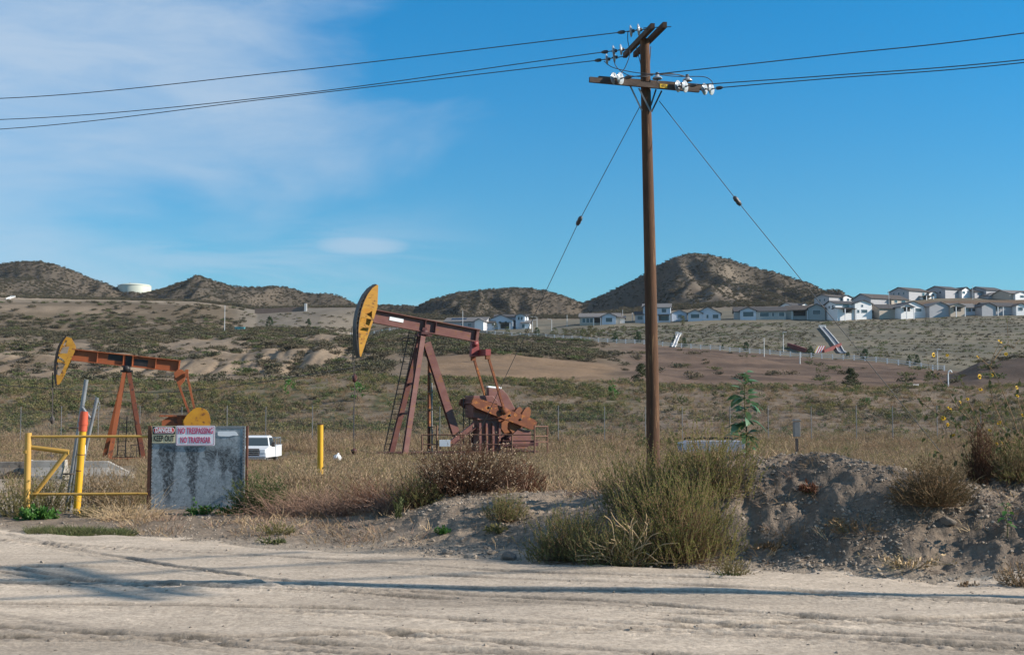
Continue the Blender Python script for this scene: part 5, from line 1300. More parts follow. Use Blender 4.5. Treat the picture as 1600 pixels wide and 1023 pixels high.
house(1076, 1131, 498.5, 522, "pale blue house with a large and a small front gable side by side", "blue", "dark", [(.2, .92, 1.5, 14, 2.5, .5, 'y'), (0, .40, 0, 8, 2.5, .45, 'y')], [(.2, 1.3, 3.4, 1.6, 0), (.78, 1.2, 2.3, 1.5, 1.5), (.55, 1.2, .8, 1.4, 1.5)], R(-8))
house(1150, 1229, 495.5, 520, "long low house with roof vents and a front gable at its left end", "green", "dark", [(0, 1, 2, 12, 2.6, .40, 'x'), (.10, .41, 0, 9, 2.7, .42, 'y', "blue")], [(.26, 1.3, 4.2, 1.9, 0), (.58, 1.2, 3.6, 1.6, 2), (.75, 1.2, .9, 1.5, 2), (.92, 1.2, 2.2, 1.5, 2)], R(-7), solar=(.46, .62, 4.1, 3.65, 6.2, 4.5))
house(1230, 1298, 494, 520, "low sage house whose front gable stands at its right end, below the guy wire", "green", "brown", [(0, 1, 2, 12, 2.7, .42, 'x'), (.5, .88, 0, 9, 3.3, .48, 'y', "green")], [(.69, 1.6, 3.0, 1.7, 0), (.95, 1.4, 1.0, 1.5, 2)], R(-12), porch=(.12, .5, 2, 2.5))
house(1238, 1277, 487, 585, "partly hidden house of which only bright white gables show above a dark roof", "white", "dark", [(0, 1, 2, 10, 3.6, .42, 'x'), (.4, .75, 0, 6, 3.8, .55, 'y'), (.76, .98, 1, 6, 3.5, .5, 'y')], [(.57, 3.0, 1.0, 1.0, 0)], R(30))
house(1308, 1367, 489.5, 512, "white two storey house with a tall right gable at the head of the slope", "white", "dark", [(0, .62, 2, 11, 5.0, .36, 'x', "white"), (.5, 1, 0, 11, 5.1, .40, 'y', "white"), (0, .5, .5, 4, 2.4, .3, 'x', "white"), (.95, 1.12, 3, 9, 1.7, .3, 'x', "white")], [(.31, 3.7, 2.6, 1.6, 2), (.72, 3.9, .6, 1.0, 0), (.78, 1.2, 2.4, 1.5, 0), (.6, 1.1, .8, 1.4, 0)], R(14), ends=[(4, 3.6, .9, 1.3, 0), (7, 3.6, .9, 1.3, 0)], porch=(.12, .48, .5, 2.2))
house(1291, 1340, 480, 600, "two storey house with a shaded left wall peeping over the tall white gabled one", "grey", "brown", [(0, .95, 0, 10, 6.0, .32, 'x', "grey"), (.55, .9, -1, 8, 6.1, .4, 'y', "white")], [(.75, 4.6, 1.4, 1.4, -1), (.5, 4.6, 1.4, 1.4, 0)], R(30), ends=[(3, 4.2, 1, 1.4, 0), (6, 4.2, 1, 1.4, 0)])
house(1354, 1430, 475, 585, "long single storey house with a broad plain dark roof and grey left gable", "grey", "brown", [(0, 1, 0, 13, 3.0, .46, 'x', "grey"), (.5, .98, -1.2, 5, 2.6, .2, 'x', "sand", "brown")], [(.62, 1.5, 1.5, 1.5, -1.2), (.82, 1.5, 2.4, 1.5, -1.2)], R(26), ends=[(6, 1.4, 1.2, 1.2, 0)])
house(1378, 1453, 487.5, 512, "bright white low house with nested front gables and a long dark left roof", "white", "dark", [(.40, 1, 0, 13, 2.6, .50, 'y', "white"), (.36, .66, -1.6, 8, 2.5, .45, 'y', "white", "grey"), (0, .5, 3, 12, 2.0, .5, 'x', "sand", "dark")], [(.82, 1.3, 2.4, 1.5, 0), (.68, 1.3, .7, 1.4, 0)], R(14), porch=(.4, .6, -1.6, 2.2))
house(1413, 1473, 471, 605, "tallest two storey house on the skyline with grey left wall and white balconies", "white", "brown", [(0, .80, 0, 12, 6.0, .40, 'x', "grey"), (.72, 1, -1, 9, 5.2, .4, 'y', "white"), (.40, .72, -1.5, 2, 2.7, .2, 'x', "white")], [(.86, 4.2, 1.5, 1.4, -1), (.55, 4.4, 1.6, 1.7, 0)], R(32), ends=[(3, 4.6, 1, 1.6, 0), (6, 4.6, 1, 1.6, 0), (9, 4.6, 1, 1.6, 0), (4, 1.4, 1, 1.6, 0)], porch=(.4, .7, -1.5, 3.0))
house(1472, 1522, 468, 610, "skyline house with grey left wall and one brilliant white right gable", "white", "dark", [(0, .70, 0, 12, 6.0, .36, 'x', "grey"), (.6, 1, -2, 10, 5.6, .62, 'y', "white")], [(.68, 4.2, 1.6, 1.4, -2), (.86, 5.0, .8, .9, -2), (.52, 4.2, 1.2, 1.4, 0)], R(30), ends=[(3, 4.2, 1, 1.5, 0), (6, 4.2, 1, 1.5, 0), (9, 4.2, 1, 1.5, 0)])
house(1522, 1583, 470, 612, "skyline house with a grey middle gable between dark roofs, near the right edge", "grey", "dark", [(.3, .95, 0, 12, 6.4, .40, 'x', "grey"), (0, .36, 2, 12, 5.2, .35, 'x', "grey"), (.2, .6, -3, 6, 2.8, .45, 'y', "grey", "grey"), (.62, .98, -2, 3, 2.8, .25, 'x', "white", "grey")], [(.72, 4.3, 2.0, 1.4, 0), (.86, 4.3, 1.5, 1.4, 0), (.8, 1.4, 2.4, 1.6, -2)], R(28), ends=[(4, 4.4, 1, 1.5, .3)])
house(1453, 1540, 487, 512, "low grey house with a shaded left gable and small sand coloured porch", "grey", "grey", [(0, .42, 1, 13, 2.6, .50, 'y', "grey", "grey"), (.3, 1, 3, 13, 2.6, .45, 'x', "blue", "grey"), (.38, .66, 0, 8, 3.0, .42, 'y', "sand", "grey")], [(.78, 1.3, 3.4, 1.6, 3), (.92, 1.3, 1.6, 1.2, 3)], R(10), porch=(.42, .62, 0, 2.4))
house(1536, 1602, 486, 512, "low dark roofed house whose white gable touches the right edge of the view", "grey", "brown", [(0, .36, 1, 12, 2.5, .55, 'y', "grey", "dark"), (.2, 1, 3, 13, 2.8, .42, 'x', "grey", "dark"), (.85, 1.12, 0, 9, 2.9, .5, 'y', "white")], [(.46, 1.3, 1.7, 1.6, 3), (.97, 1.3, 1.6, 1.5, 0)], R(10), porch=(.38, .55, 3, 2.4))
house(1574, 1640, 468, 600, "pale house with a low sand coloured gable at the right edge of the skyline", "sand", "grey", [(0, 1, 0, 12, 3.4, .40, 'x', "sand"), (.1, .5, -1.5, 8, 2.9, .4, 'y', "white")], [(.3, 1.5, 2.0, 1.3, -1.5)], R(20))
# water tank
tk = W(210.5, 458, 1092.); tank = thing("water_tank", (tk[0], tk[1], tk[2]-2), "round pale green water tank on the hill saddle at left", "water tank")
m_tank = M("tank_paint", (.47, .50, .43), (.42, .45, .39), .15, .6); r_ = 25*1092/2000; ht = float(zpy(445.5, 1092.))-tk[2]+2
MB().lathe([(r_, -8), (r_, ht-.8), (r_*.985, ht-.4), (r_*.9, ht+.3), (r_*.4, ht+1.3), (0, ht+1.5)], (0, 0, 0), n=48).build("shell", m_tank, tank)
MB().lathe([(r_+.02, ht-1.1), (r_+.25, ht-1.05), (r_+.25, ht-.75), (r_+.02, ht-.7)], (0, 0, 0), n=48).build("rim", m_tank, tank)
MB().lathe([(0, 0), (.7, 0), (.7, .9), (0, 1.1)], (-r_*.3, 0, ht+1.2), n=12).build("roof_vent", m_galv, tank)
MB().bar((-r_*.97-.2, -r_*.25, 0), (-r_*.97-.2, -r_*.25, ht+.6), .35).build("ladder", m_galv, tank)

# ================================================================== white rail fence along the slope foot
m_rail_w = M("white_rail", (.58, .58, .59), None, rough=.6)
fpx = []; p_ = 548.
while p_ < 1486:
    fpx.append(p_); p_ += 2.44/np.interp(p_, _px, K[5][0])*2000*1.27
fpos = []
for p_ in fpx:
    Y = float(np.interp(p_, _px, K[5][0])); x = (p_-800)/2000*Y; fpos.append(Vector((x, Y-1.0, hz(x, Y-1.0))))
wf = thing("rail_fence", fpos[len(fpos)//2], "long white two rail fence running down below the planted slope", "fence"); o0 = Vector(wf.location)
for i, p in enumerate(fpos): MB(o0).box(p+Vector((0, 0, .70)), (.30, .30, 1.6)).build("post", m_rail_w, wf)
for dz in (.60, 1.2):
    mb = MB(o0)
    for p, q in zip(fpos[:-1], fpos[1:]): mb.bar(p+Vector((0, -.02, dz)), q+Vector((0, -.02, dz)), .06, .15)
    mb.build("rail", m_rail_w, wf)

# ================================================================== concrete drains, striped board, small far things
m_concw = M("pale_concrete", (.58, .57, .55), (.50, .49, .48), .5, .85)
m_dkgrey = M("dark_trough", (.10, .11, .13), (.13, .14, .16), 2, .8)
m_stain = M("red_stained_wall", (.15, .035, .03), (.10, .03, .03), 1, .8)
def drain(p0, p1, Y0, Y1, w, label, lining=m_concw, headw=True):
    a, b = Vector(W(*p0, Y0)), Vector(W(*p1, Y1)); a.z = hz(a.x, a.y)+.3; b.z = hz(b.x, b.y)+.3
    o = thing("concrete_drain", b, label, "drain", "concrete drains"); d_ = (b-a).normalized(); s_ = d_.cross(Vector((0, 0, 1))).normalized()
    n = 10; mb, ms = MB(b), MB(b)
    for i in range(n):
        p, q = a.lerp(b, i/n), a.lerp(b, (i+1)/n); p.z = hz(p.x, p.y)+.25; q.z = hz(q.x, q.y)+.25
        mb.bar(p, q, w, .12)
        for s in (-1, 1): ms.bar(p+s_*s*(w/2+.10)+Vector((0, 0, .15)), q+s_*s*(w/2+.10)+Vector((0, 0, .15)), .20, .45)
    mb.build("channel", lining, o); ms.build("side_wall", m_concw, o)
    if headw: MB(b).box(a+Vector((0, 0, .35)), (w+1.2, .5, 1.0)).build("headwall", m_concw, o)
    return o
dr = drain((1285, 514), (1318, 553), 475, 385, 1.5, "long grey trough with pale walls slanting down the planted slope", m_dkgrey)
c = W(1309, 536, 405.)
mb = MB(dr.location)
for p, q, Y0, Y1 in (((1287, 551), (1314, 540), 392, 405), ((1260, 549), (1231, 540), 392, 410)):
    mb.bar(Vector(W(p[0], p[1]-1, Y0)), Vector(W(q[0], q[1]-1, Y1)), .5, 1.4)
ww = mb.build("wing_wall", m_stain, dr); ww["label"] = "dark red wing walls at the foot of the trough"
p = W(1278, 551, 392.); sb = thing("striped_board", (p[0], p[1], hz(p[0], p[1])), "tilted board with red, white and yellow stripes beside the grey trough", "board")
m_strr = M("stripe_red", (.55, .07, .05), None); m_stry = M("stripe_yellow", (.62, .42, .14), None)
bd = None
for i, m in enumerate((m_stry, m_white, m_strr, m_white, m_strr, m_white, m_strr)):
    x = -1.3+i*.36; b_ = MB().prism([(x, 0), (x+.36, 0), (x+.36+1.3, 2.3), (x+1.3, 2.3)], (0, 0, -.2), (1, 0, 0), (0, .18, 1), (0, .12, 0)).build("stripe", m, sb)
drain((1061, 520), (1052, 541), 460, 412, .8, "short white drain chute on the slope just right of the utility pole", m_concw)
drain((20, 451), (12, 464), 640, 610, 1.4, "white drain chute on the hillside at the left edge", m_concw)
p = W(1428, 604, 181.); o = thing("concrete_apron", (p[0], p[1], hz(p[0], p[1])), "pale concrete slab lying at the foot of the brown slope", "slab")
MB().prism([(-1.9, -2.5), (.2, -2.6), (2.6, 6), (1.2, 6.2)], (0, 0, .12), (1, 0, 0), (0, 1, .10), (0, -.02, .25)).build("slab", m_concw, o)
m_turq = M("turquoise_paint", (.06, .26, .30), None, rough=.5)
p = W(375, 505, 485.); o = thing("utility_box", (p[0], p[1], hz(p[0], p[1])), "small turquoise box on the grey slope at left", "utility box")
MB().box((0, 0, .8), (3.6, 1.6, 1.6)).box((0, 0, 1.68), (3.9, 1.8, .15)).build("box", m_turq, o, .05); MB().box((0, 0, .05), (4.2, 2.2, .3)).build("plinth", m_conc, o)
# block wall on the left crest
m_blk = M("block_wall", (.16, .115, .095), (.20, .145, .12), 1, .9)
pts = [W(px, py, 545.) for px, py in ((398, 490), (420, 486), (445, 481.5), (476, 477))]
wl_ = thing("block_wall", pts[1], "long dark brown block wall on the grey crest left of the yellow horsehead", "wall"); o0 = Vector(wl_.location)
mb = MB(o0)
for p, q in zip(pts[:-1], pts[1:]):
    p, q = Vector(p), Vector(q); p.z = hz(p.x, p.y)+.9; q.z = hz(q.x, q.y)+.9; mb.bar(p, q, .3, 2.2)
mb.build("wall", m_blk, wl_); e = Vector(pts[-1]); MB(o0).box((e.x+.5, e.y-.3, hz(e.x, e.y)+1.4), (1.0, 1.0, 3.6)).build("end_pillar", m_concw, wl_)
# street lamps and poles on the ridge road
m_lampp = M("lamp_post", (.50, .51, .52), None, rough=.5)
def lamp(px, pyt, pyb, Y, label, arm=0, nm="street_lamp", cat="street lamp", r=.11):
    b = W(px, pyb, Y); z = hz(b[0], Y); o = thing(nm, (b[0], Y, min(z, b[2]+.3)), label, cat, "poles and lamps far off"); zt = float(zpy(pyt, Y))-o.location.z
    MB().tube([(0, 0, -.3), (0, 0, zt)], [r*1.2, r*.8], 8).build("post", m_lampp, o)
    if arm:
        MB().tube([(0, 0, zt-.1), (arm*.5, 0, zt+.15), (arm, 0, zt+.12)], .06, 6).build("arm", m_lampp, o)
        MB().box((arm*1.15, 0, zt+.08), (.9, .45, .18)).build("lamp_head", m_lampp, o, .04)
    return o
for a in ((723, 485, 511, 505, "plain tall pale pole in front of the solar roofed house", 0), (832, 500, 518, 500, "shorter lamp of the pair by the hill gap, its arm to the right", .8), (839, 495, 517, 505, "taller lamp of the pair by the hill gap, its arm to the left", -1.8), (862, 499, 514, 500, "street lamp standing alone before the bush clump at the fence", -1.0),
          (886, 492, 506, 530, "thin pole left of the single gabled grey house", 0), (973, 484, 503, 540, "thin pole just right of the single gabled grey house", 0), (988, 488, 503, 540, "short pale pole between the grey house and the utility pole", 0), (351, 477, 506, 470, "thin grey pole on the left grey slope beside the turquoise box", 0),
          (1224, 519, 549, 395, "thin lamp post on the planted slope left of the striped board", .5), (1056, 519, 540, 420, "thin post beside the white drain chute", .4), (1465, 546, 574, 340, "grey pole at the lower end of the white fence", .4), (1194, 528, 552, 370, "faint thin post at the white fence, left of the slope lamp post", 0), (1250, 550, 571, 300, "thin post on the brown slope below the white fence", 0),
          (1389, 452, 472, 575, "thin pale pole before the broad plain dark roof", 0), (1520, 446, 468, 600, "thin dark pole right of the brilliant white gable", 0)):
    lamp(*a)
p = W(1482, 606, 170.); o = thing("vent_pipe", (p[0], p[1], hz(p[0], p[1])), "pale pipe with a bent top at the foot of the dark brown mound", "pipe")
zt = float(zpy(579, 170.))-o.location.z; MB().tube(curve([(0, 0, -.2), (0, 0, zt-.5), (.15, 0, zt-.05), (.38, 0, zt), (.48, 0, zt-.25)], 6), .075, 8).build("pipe", m_white, o)

# ================================================================== trees far off
m_cedar = M('cedar_needle', (.055, .065, .03), (.085, .09, .045), 2, rough=.85, transl=.15)
def leaf_crown(n, prof, ll, lw, g, gap=.5):
    """leaf clumps inside a crown; prof(h 0..1) gives the radius"""
    nk = max(16, n//26); hk = g.uniform(0, 1, nk); an = g.uniform(0, 6.283, nk); rk = np.array([prof(h) for h in hk])*np.sqrt(g.uniform(.15, 1.0, nk))
    cc = np.stack([np.cos(an)*rk, np.sin(an)*rk, hk], -1); k = g.integers(0, nk, n); w = g.uniform(.6, 1.2, nk)
    return cc, k, w
def tree(px, pyb, hpx, kind, Y, label):
    b = W(px, pyb, Y); z = hz(b[0], Y); hgt = hpx*Y/2000+max(0, b[2]-z)*.0; g = np.random.default_rng(int(px*7+pyb))
    P0 = dict(conifer=("dark_tree", lambda h: .46*(1-h)**.5*(.75+.6*h if h < .3 else 1), .06, 900, m_conif, .085), bush=("green_tree", lambda h: .48*math.sqrt(max(0, 1-(2*h-1)**2))+.05, .05, 900, m_green, .07), poplar=("slender_tree", lambda h: .24*math.sqrt(max(0, 1-(2*h-.95)**2))+.03, .08, 800, m_airy, .06),
              airy=("young_tree", lambda h: .30*math.sqrt(max(0, 1-(2*h-1)**2))+.03, .2, 420, m_airy, .055), deodar=("cedar_tree", lambda h: .62*(1-h)**.8, .05, 2600, m_cedar, .06), sapling=("leafy_sapling", lambda h: .40*math.sqrt(max(0, 1-(2*h-.9)**2))+.05, .08, 300, m_leaf, .10))[kind]
    nm, prof, tr0, n, ml, ls = P0
    o = thing(nm, (b[0], Y, z), label, "tree" if kind != "sapling" else "sapling", {"conifer": "dark young trees along the fence"}.get(kind))
    # trunk and limbs
    mb = MB(); mb.tube([(0, 0, -.1), (.02*hgt*(g.uniform()-.5), 0, hgt*.5), (0, 0, hgt*.93)], [.028*hgt, .018*hgt, .004*hgt], 7)
    nb = 14
    for i in range(nb):
        h = tr0+(1-tr0)*(i+.4)/nb*.9; a = g.uniform(0, 6.283); r = prof((h-tr0)/(1-tr0))*hgt*.85
        mb.tube([(0, 0, h*hgt), (math.cos(a)*r*.5, math.sin(a)*r*.5, h*hgt+(.05 if kind != "deodar" else .0)*hgt), (math.cos(a)*r, math.sin(a)*r, h*hgt+(.10 if kind not in ("conifer", "deodar") else -.03)*hgt)], [.010*hgt, .006*hgt, .002*hgt], 4)
    mb.build("trunk", m_bark, o)
    if kind == "deodar":   # flat drooping tiers
        nk = 80; hk = g.uniform(.04, 1, nk); an = g.uniform(0, 6.283, nk); rk = np.array([prof(h) for h in hk])*g.uniform(.3, 1., nk)
        cc = np.stack([np.cos(an)*rk, np.sin(an)*rk, hk*.97-rk*.06], -1); k = g.integers(0, nk, n); C = cc[k]+g.normal(size=(n, 3))*np.array([.055, .055, .014])
    else:
        cc, k, w = leaf_crown(n, prof, ls, ls, g); C = cc[k]+g.normal(size=(n, 3))*np.array([.045, .045, .05])*w[k][:, None]
        C[:, 2] = tr0+(1-tr0)*np.clip(C[:, 2], 0, 1.02)
    A = unit(rdir(n, g)+np.array([0, 0, .2]))*(ls*g.uniform(.6, 1.4, n))[:, None]; B = unit(np.cross(A, rdir(n, g)))*(ls*.38*g.uniform(.6, 1.3, n))[:, None]
    v, f = leaf_quads(C*hgt, A*hgt, B*hgt); mesh_np("crown", v, f, ml, o)
    return o
fd = lambda px: float(np.interp(px, _px, K[5][0]))
for px, pyb, h, kind, Y, lab in (
    (421, 508, 15, "conifer", 500, "dark young tree on the left grey slope, nearer the block wall's left end"), (482, 508, 12, "conifer", 500, "dark young tree on the left grey slope close to the big horsehead"),
    (839, 525, 15, "conifer", fd(839)+4, "dark young tree below the pair of street lamps"), (961, 533, 14, "conifer", fd(961)+4, "dark young tree on the planted slope midway between green clump and pole"), (997, 535, 17, "conifer", fd(997)+4, "dark young tree close to the left of the utility pole"), (1069, 543, 14, "conifer", fd(1069)+4, "dark young tree just right of the white drain chute"),
    (1129, 547, 7, "conifer", fd(1129)+4, "tiny dark tree at the fence, smaller of two neighbours"), (1166, 549, 14, "conifer", fd(1166)+4, "dark young tree at the fence right of a tiny one"), (1266, 555, 16, "conifer", fd(1266)+4, "dark young tree touching the striped board"), (1325, 560, 10, "conifer", fd(1325)+4, "low round dark tree at the foot of the grey trough"),
    (1351, 562, 17, "conifer", fd(1351)+4, "dark young tree at the fence right of the low round one"), (1420, 570, 11, "conifer", fd(1420)+4, "smaller of the close pair of dark trees near the fence's low end"), (1433, 571, 14, "conifer", fd(1433)+4, "larger of the close pair of dark trees near the fence's low end"),
    (922, 530, 20, "bush", fd(922)+8, "bushy green tree clump below the single gabled grey house"), (912, 530, 13, "bush", fd(912)+10, "lower yellowish bush beside the green tree clump"), (824, 522, 11, "bush", fd(824)+10, "small bush left of the dark tree below the street lamps"), (866, 524, 13, "bush", fd(866)+10, "green bush by the fence right of the pair of lamps"),
    (773, 519, 16, "airy", fd(773)+14, "pale bare looking shrub before the big pale blue house"), (792, 517, 10, "bush", fd(792)+16, "low green bush at the big pale blue house's porch"), (1067, 502, 15, "poplar", 505, "narrow light green tree between two houses right of the pole"), (975, 522, 12, "airy", fd(975)+40, "thin young tree high on the planted slope left of the pole"),
    (1375, 562, 16, "airy", fd(1375)+6, "thin airy young tree at the fence right of a dark one"), (1168, 562, 12, "airy", 330, "sparse little tree below the white fence"), (1265, 572, 16, "airy", 290, "sparse little tree on the brown slope under the striped board"), (1280, 585, 18, "airy", 240, "tall thin sapling on the brown slope, left of the broad cedar"),
    (1002, 594, 33, "deodar", 186, "broad drooping cedar right against the left side of the utility pole"), (1330, 608, 34, "deodar", 182, "broad drooping cedar alone on the brown slope"), (1450, 608, 27, "poplar", 180, "slender yellow green tree beside the dark brown mound"), (1416, 605, 20, "airy", 180, "small bright tree just left of the slender yellow green one"),
    (452, 632, 25, "sapling", 140, "bright green sapling on the bank left of the big horsehead rod"), (559, 641, 28, "sapling", 134, "bright green sapling just right of the big pumpjack's rod"), (959, 632, 22, "sapling", 140, "bright green sapling on the bank left of the utility pole"), (1066, 636, 15, "bush", 136, "dull green round shrub on the bank right of the utility pole"), (957, 600, 9, "sapling", 158, "small blue green shrub at the crest of the bank"), (895, 600, 8, "bush", 158, "tiny yellow green shrub at the crest of the bank"), (1356, 634, 12, "sapling", 138, "leafy sapling on the stony bank below the broad cedar"),
    (1000, 690, 22, "bush", 96, "dense low green shrub left of the utility pole's foot"), (1052, 692, 24, "bush", 96, "dense low green shrub right of the utility pole's foot"),
    (1320, 700, 26, "airy", 60, "feathery yellow green weed standing behind the dirt mound")):
    tree(px, pyb, h, kind, Y, lab)
# shrubs planted in rows on the grey slope
prot = shrub_proto("planted_shrub", 8, 60, .32, .09, m_green, 301, .55, .85); m2 = [prot.data]
for mt in (m_sage, m_brush):
    q = shrub_proto("planted_shrub", 8, 60, .32, .09, mt, 302, .5, .85); m2.append(q.data); bpy.data.objects.remove(q)
bpy.data.objects.remove(prot)
spots = []
for row in range(17):
    for j in range(130):
        px = 640+j*8.6+(row % 2)*4.3+random.uniform(-2.2, 2.2); Y0 = fd(px)+10; Y1 = 505-max(0, 880-px)*.12
        Y = Y0+(Y1-Y0)*(row+.5)/17+random.uniform(-1.5, 1.5); x = (px-800)/2000*Y
        if px < 880 and row > 4: continue
        if random.random() < .25 or px > 1640: continue
        if abs(px-1300) < 26 and 380 < Y < 480: continue
        spots.append((Y, px, x))
for j in range(90):   # and on the left grey slope
    px = random.uniform(372, 560); Y = random.uniform(488, 535); spots.append((Y, px, (px-800)/2000*Y))
spots.sort()
for i, (Y, px, x) in enumerate(spots[:300]):
    s = random.uniform(.55, 1.25); o = bpy.data.objects.new("planted_shrub", m2[random.choice((0, 0, 1, 2))]); COL.objects.link(o); o.location = (x, Y, hz(x, Y)); o.scale = (s*1.2, s*1.2, s*.9); o.rotation_euler[2] = random.uniform(0, 6)
    tag(o, "small round shrub planted in rows low on the grey slope", "shrub", "shrubs planted on the grey slope")
Cs = [shrub_proto("ps%d" % i, 8, 60, .32, .09, mt, 303+i, .5, .85) for i, mt in enumerate((m_green, m_sage, m_brush))]
rest = spots[300:]; P = np.array([(x, Y, 0) for Y, px, x in rest]); P[:, 2] = H(P[:, 0], P[:, 1])
scatter("planted_shrubs", proto_col(Cs, "planted"), P, rng.uniform(.6, 1.35, len(P))[:, None]*np.array([1.35, 1.1, .85]), label="rows of small shrubs covering the upper grey slope below the houses", cat="shrubs")
# ================================================================== plants, stones and litter near the road
def gp(px, Y): x = (px-800)/2000*Y; return (x, Y, hz(x, Y))
def shootbush(name, base, rx, ry, h, nsh, shl, nleaf, ll, lw, mst, mlf, label, cat, group=None, seed=1, up=.68, jag=.26, tw=.0035, extra=None, nlimb=40):
    """a bush of many short leafy shoots standing all over a lumpy crown"""
    r = np.random.default_rng(seed); root = thing(name, base, label, cat, group)
    d = rdir(nsh, r); d[:, 2] = np.abs(d[:, 2]); q = r.uniform(0, 1, nsh)**.42
    an = np.arctan2(d[:, 1], d[:, 0]); lump = 1+jag*(2*vn(an*2.2+seed, d[:, 2]*3.1, seed)-1)+jag*.7*(2*vn(an*5.1, d[:, 2]*6.3, seed+3)-1)
    P = d*q[:, None]*lump[:, None]*np.array([rx, ry, h-shl*.6]); P[:, 2] = np.maximum(P[:, 2], .01)
    A = unit(np.stack([d[:, 0], d[:, 1], d[:, 2]*0+.2], -1)*(1-up)+np.array([0, 0, up])+r.normal(size=(nsh, 3))*.22)
    L_ = shl*r.uniform(.5, 1.25, nsh); T = P+A*L_[:, None]; parts = [twigs(P, T, tw*.7, tw*.3)]
    k = r.integers(0, nlimb, nsh); ab = np.stack([np.cos(k*2.4)*.08, np.sin(k*2.4)*.08, 0*k], -1); m_ = (P+ab)*.5*np.array([1.05, 1.05, .85])+r.normal(size=(nsh, 3))*.02
    sel = r.uniform(0, 1, nsh) < .35
    parts += [twigs(ab[sel], m_[sel], tw*1.3, tw), twigs(m_[sel], P[sel], tw, tw*.7)]
    v, f = join(parts); mesh_np("branches", v, f, mst, root)
    j = r.integers(0, nsh, nleaf); t = r.uniform(-.15, 1.05, nleaf)
    C = P[j]+A[j]*(L_[j]*t)[:, None]; D = unit(A[j]*.9+rdir(nleaf, r)*.75); La = D*(ll*r.uniform(.6, 1.3, nleaf)*(1.15-.5*np.clip(t, 0, 1)))[:, None]; B = unit(np.cross(La, rdir(nleaf, r)))*(lw*r.uniform(.6, 1.2, nleaf))[:, None]
    v, f = leaf_quads(C, La, B); mesh_np("foliage", v, f, mlf, root)
    if extra:
        nm, n, sz, mt = extra; j = np.argsort(-q)[:nsh*2//3]; j = j[r.integers(0, len(j), n)]; C = T[j]+r.normal(size=(n, 3))*.012
        A2 = rdir(n, r)*sz; B2 = unit(np.cross(A2, rdir(n, r)))*sz*.5; v, f = leaf_quads(C-A2*.5, A2, B2); mesh_np(nm, v, f, mt, root)
    return root
# the big olive bushes
G1 = "roadside bushes"
m_brgr = M("brown_green_leaf", (.13, .095, .045), (.085, .07, .035), 3, rough=.9, transl=.2)
shootbush("olive_bush", gp(1058, 13.7), .68, .6, .98, 1700, .17, 36000, .022, .0042, m_twig, m_olive, "largest yellow olive bush at the roadside below the utility pole", "bush", G1, 11)
shootbush("olive_bush", gp(1105, 14.6), .62, .5, .80, 1000, .17, 20000, .022, .0042, m_twig, m_olive, "upper olive bush behind the largest one, against the dirt mound", "bush", G1, 12)
shootbush("olive_bush", gp(1010, 14.8), .62, .5, .80, 1000, .17, 20000, .022, .0042, m_twig, m_olive, "olive bush topped by pale straw left of the utility pole's foot", "bush", G1, 13)
shootbush("dull_green_bush", gp(893, 14.1), .52, .45, .58, 900, .15, 18000, .022, .004, m_twig, m_olive2, "dull green feathery bush left of the large olive one", "bush", G1, 14, .6)
shootbush("dull_green_bush", gp(962, 13.5), .42, .36, .46, 600, .14, 12000, .022, .004, m_twig, m_olive2, "low dark green bush at the road edge before the large olive one", "bush", G1, 15, .6)
shootbush("small_sage_bush", gp(790, 15.6), .24, .22, .36, 300, .13, 5200, .02, .004, m_twig, m_olive2, "small grey green bush right of the dead brown bush", "bush", G1, 16, .6)
# dead bushes
shootbush("dead_bush", gp(728, 17.6), .82, .6, .78, 1500, .16, 17000, .024, .004, m_brownlf, m_brownlf, "big dead brown bush with pale husks before the maroon pumpjack", "bush", "dead bushes", 21, .55, .25, .004, ("husks", 1500, .019, m_husk), 60)
shootbush("dead_bush", gp(815, 18.4), .40, .38, .62, 700, .14, 8000, .024, .004, m_redlf, m_redlf, "dead red brown bush right of the husk covered one", "bush", "dead bushes", 22, .5)
shootbush("dead_bush", gp(655, 17.3), .42, .36, .44, 600, .13, 8000, .022, .004, m_brownlf, m_olive2, "dark low bush at the left foot of the husk covered one", "bush", "dead bushes", 23, .5)
k = 0
for px, Y, rx, h, mt, lab in ((445, 18.7, .42, .24, m_mauve, "flattened mauve brown dead weed by the green clump right of the panel"), (500, 18.6, .5, .30, m_mauve, "flattened mauve dead weed heap below the plain yellow post"), (550, 18.4, .45, .33, m_mauve, "mauve dead weed heap right of the plain yellow post"), (595, 18.4, .38, .42, m_redlf, "rusty red dead weed left of the dead brown bush"), (470, 19.6, .5, .22, m_brownlf, "low brown dead weed before the gravel heap"), (205, 18.9, .42, .20, m_paletwig, "heap of dry pale stalks at the left foot of the grey panel"), (620, 17.6, .4, .28, m_mauve, "low mauve dead weed at the edge of the dead brown bush")):
    k += 1; bush("dead_weed", gp(px, Y), rx, rx*.7, h, 360, 1500, .028, .004, mt, mt, lab, "dead weed", "flattened dead weeds", .5, .7, .1, 30+k, .5, 1.1, tw=.0035)
shootbush("brown_bush", gp(1455, 13.5), .42, .36, .50, 1100, .13, 17000, .02, .0034, m_twig, m_brgr, "round brown green bush hanging on the right end of the dirt mound", "bush", G1, 41, .35)
shootbush("feathery_bush", gp(1528, 14.2), .13, .12, .72, 420, .12, 5000, .018, .0034, m_brownlf, m_brownlf, "narrow dark feathery dead bush below the yellow flowers", "bush", "dead bushes", 42, .8)
shootbush("brown_bush", gp(1582, 14.4), .58, .45, .58, 1100, .14, 15000, .02, .0036, m_twig, m_olive2, "low tangled bush at the right edge under the flower stems", "bush", G1, 43, .4)
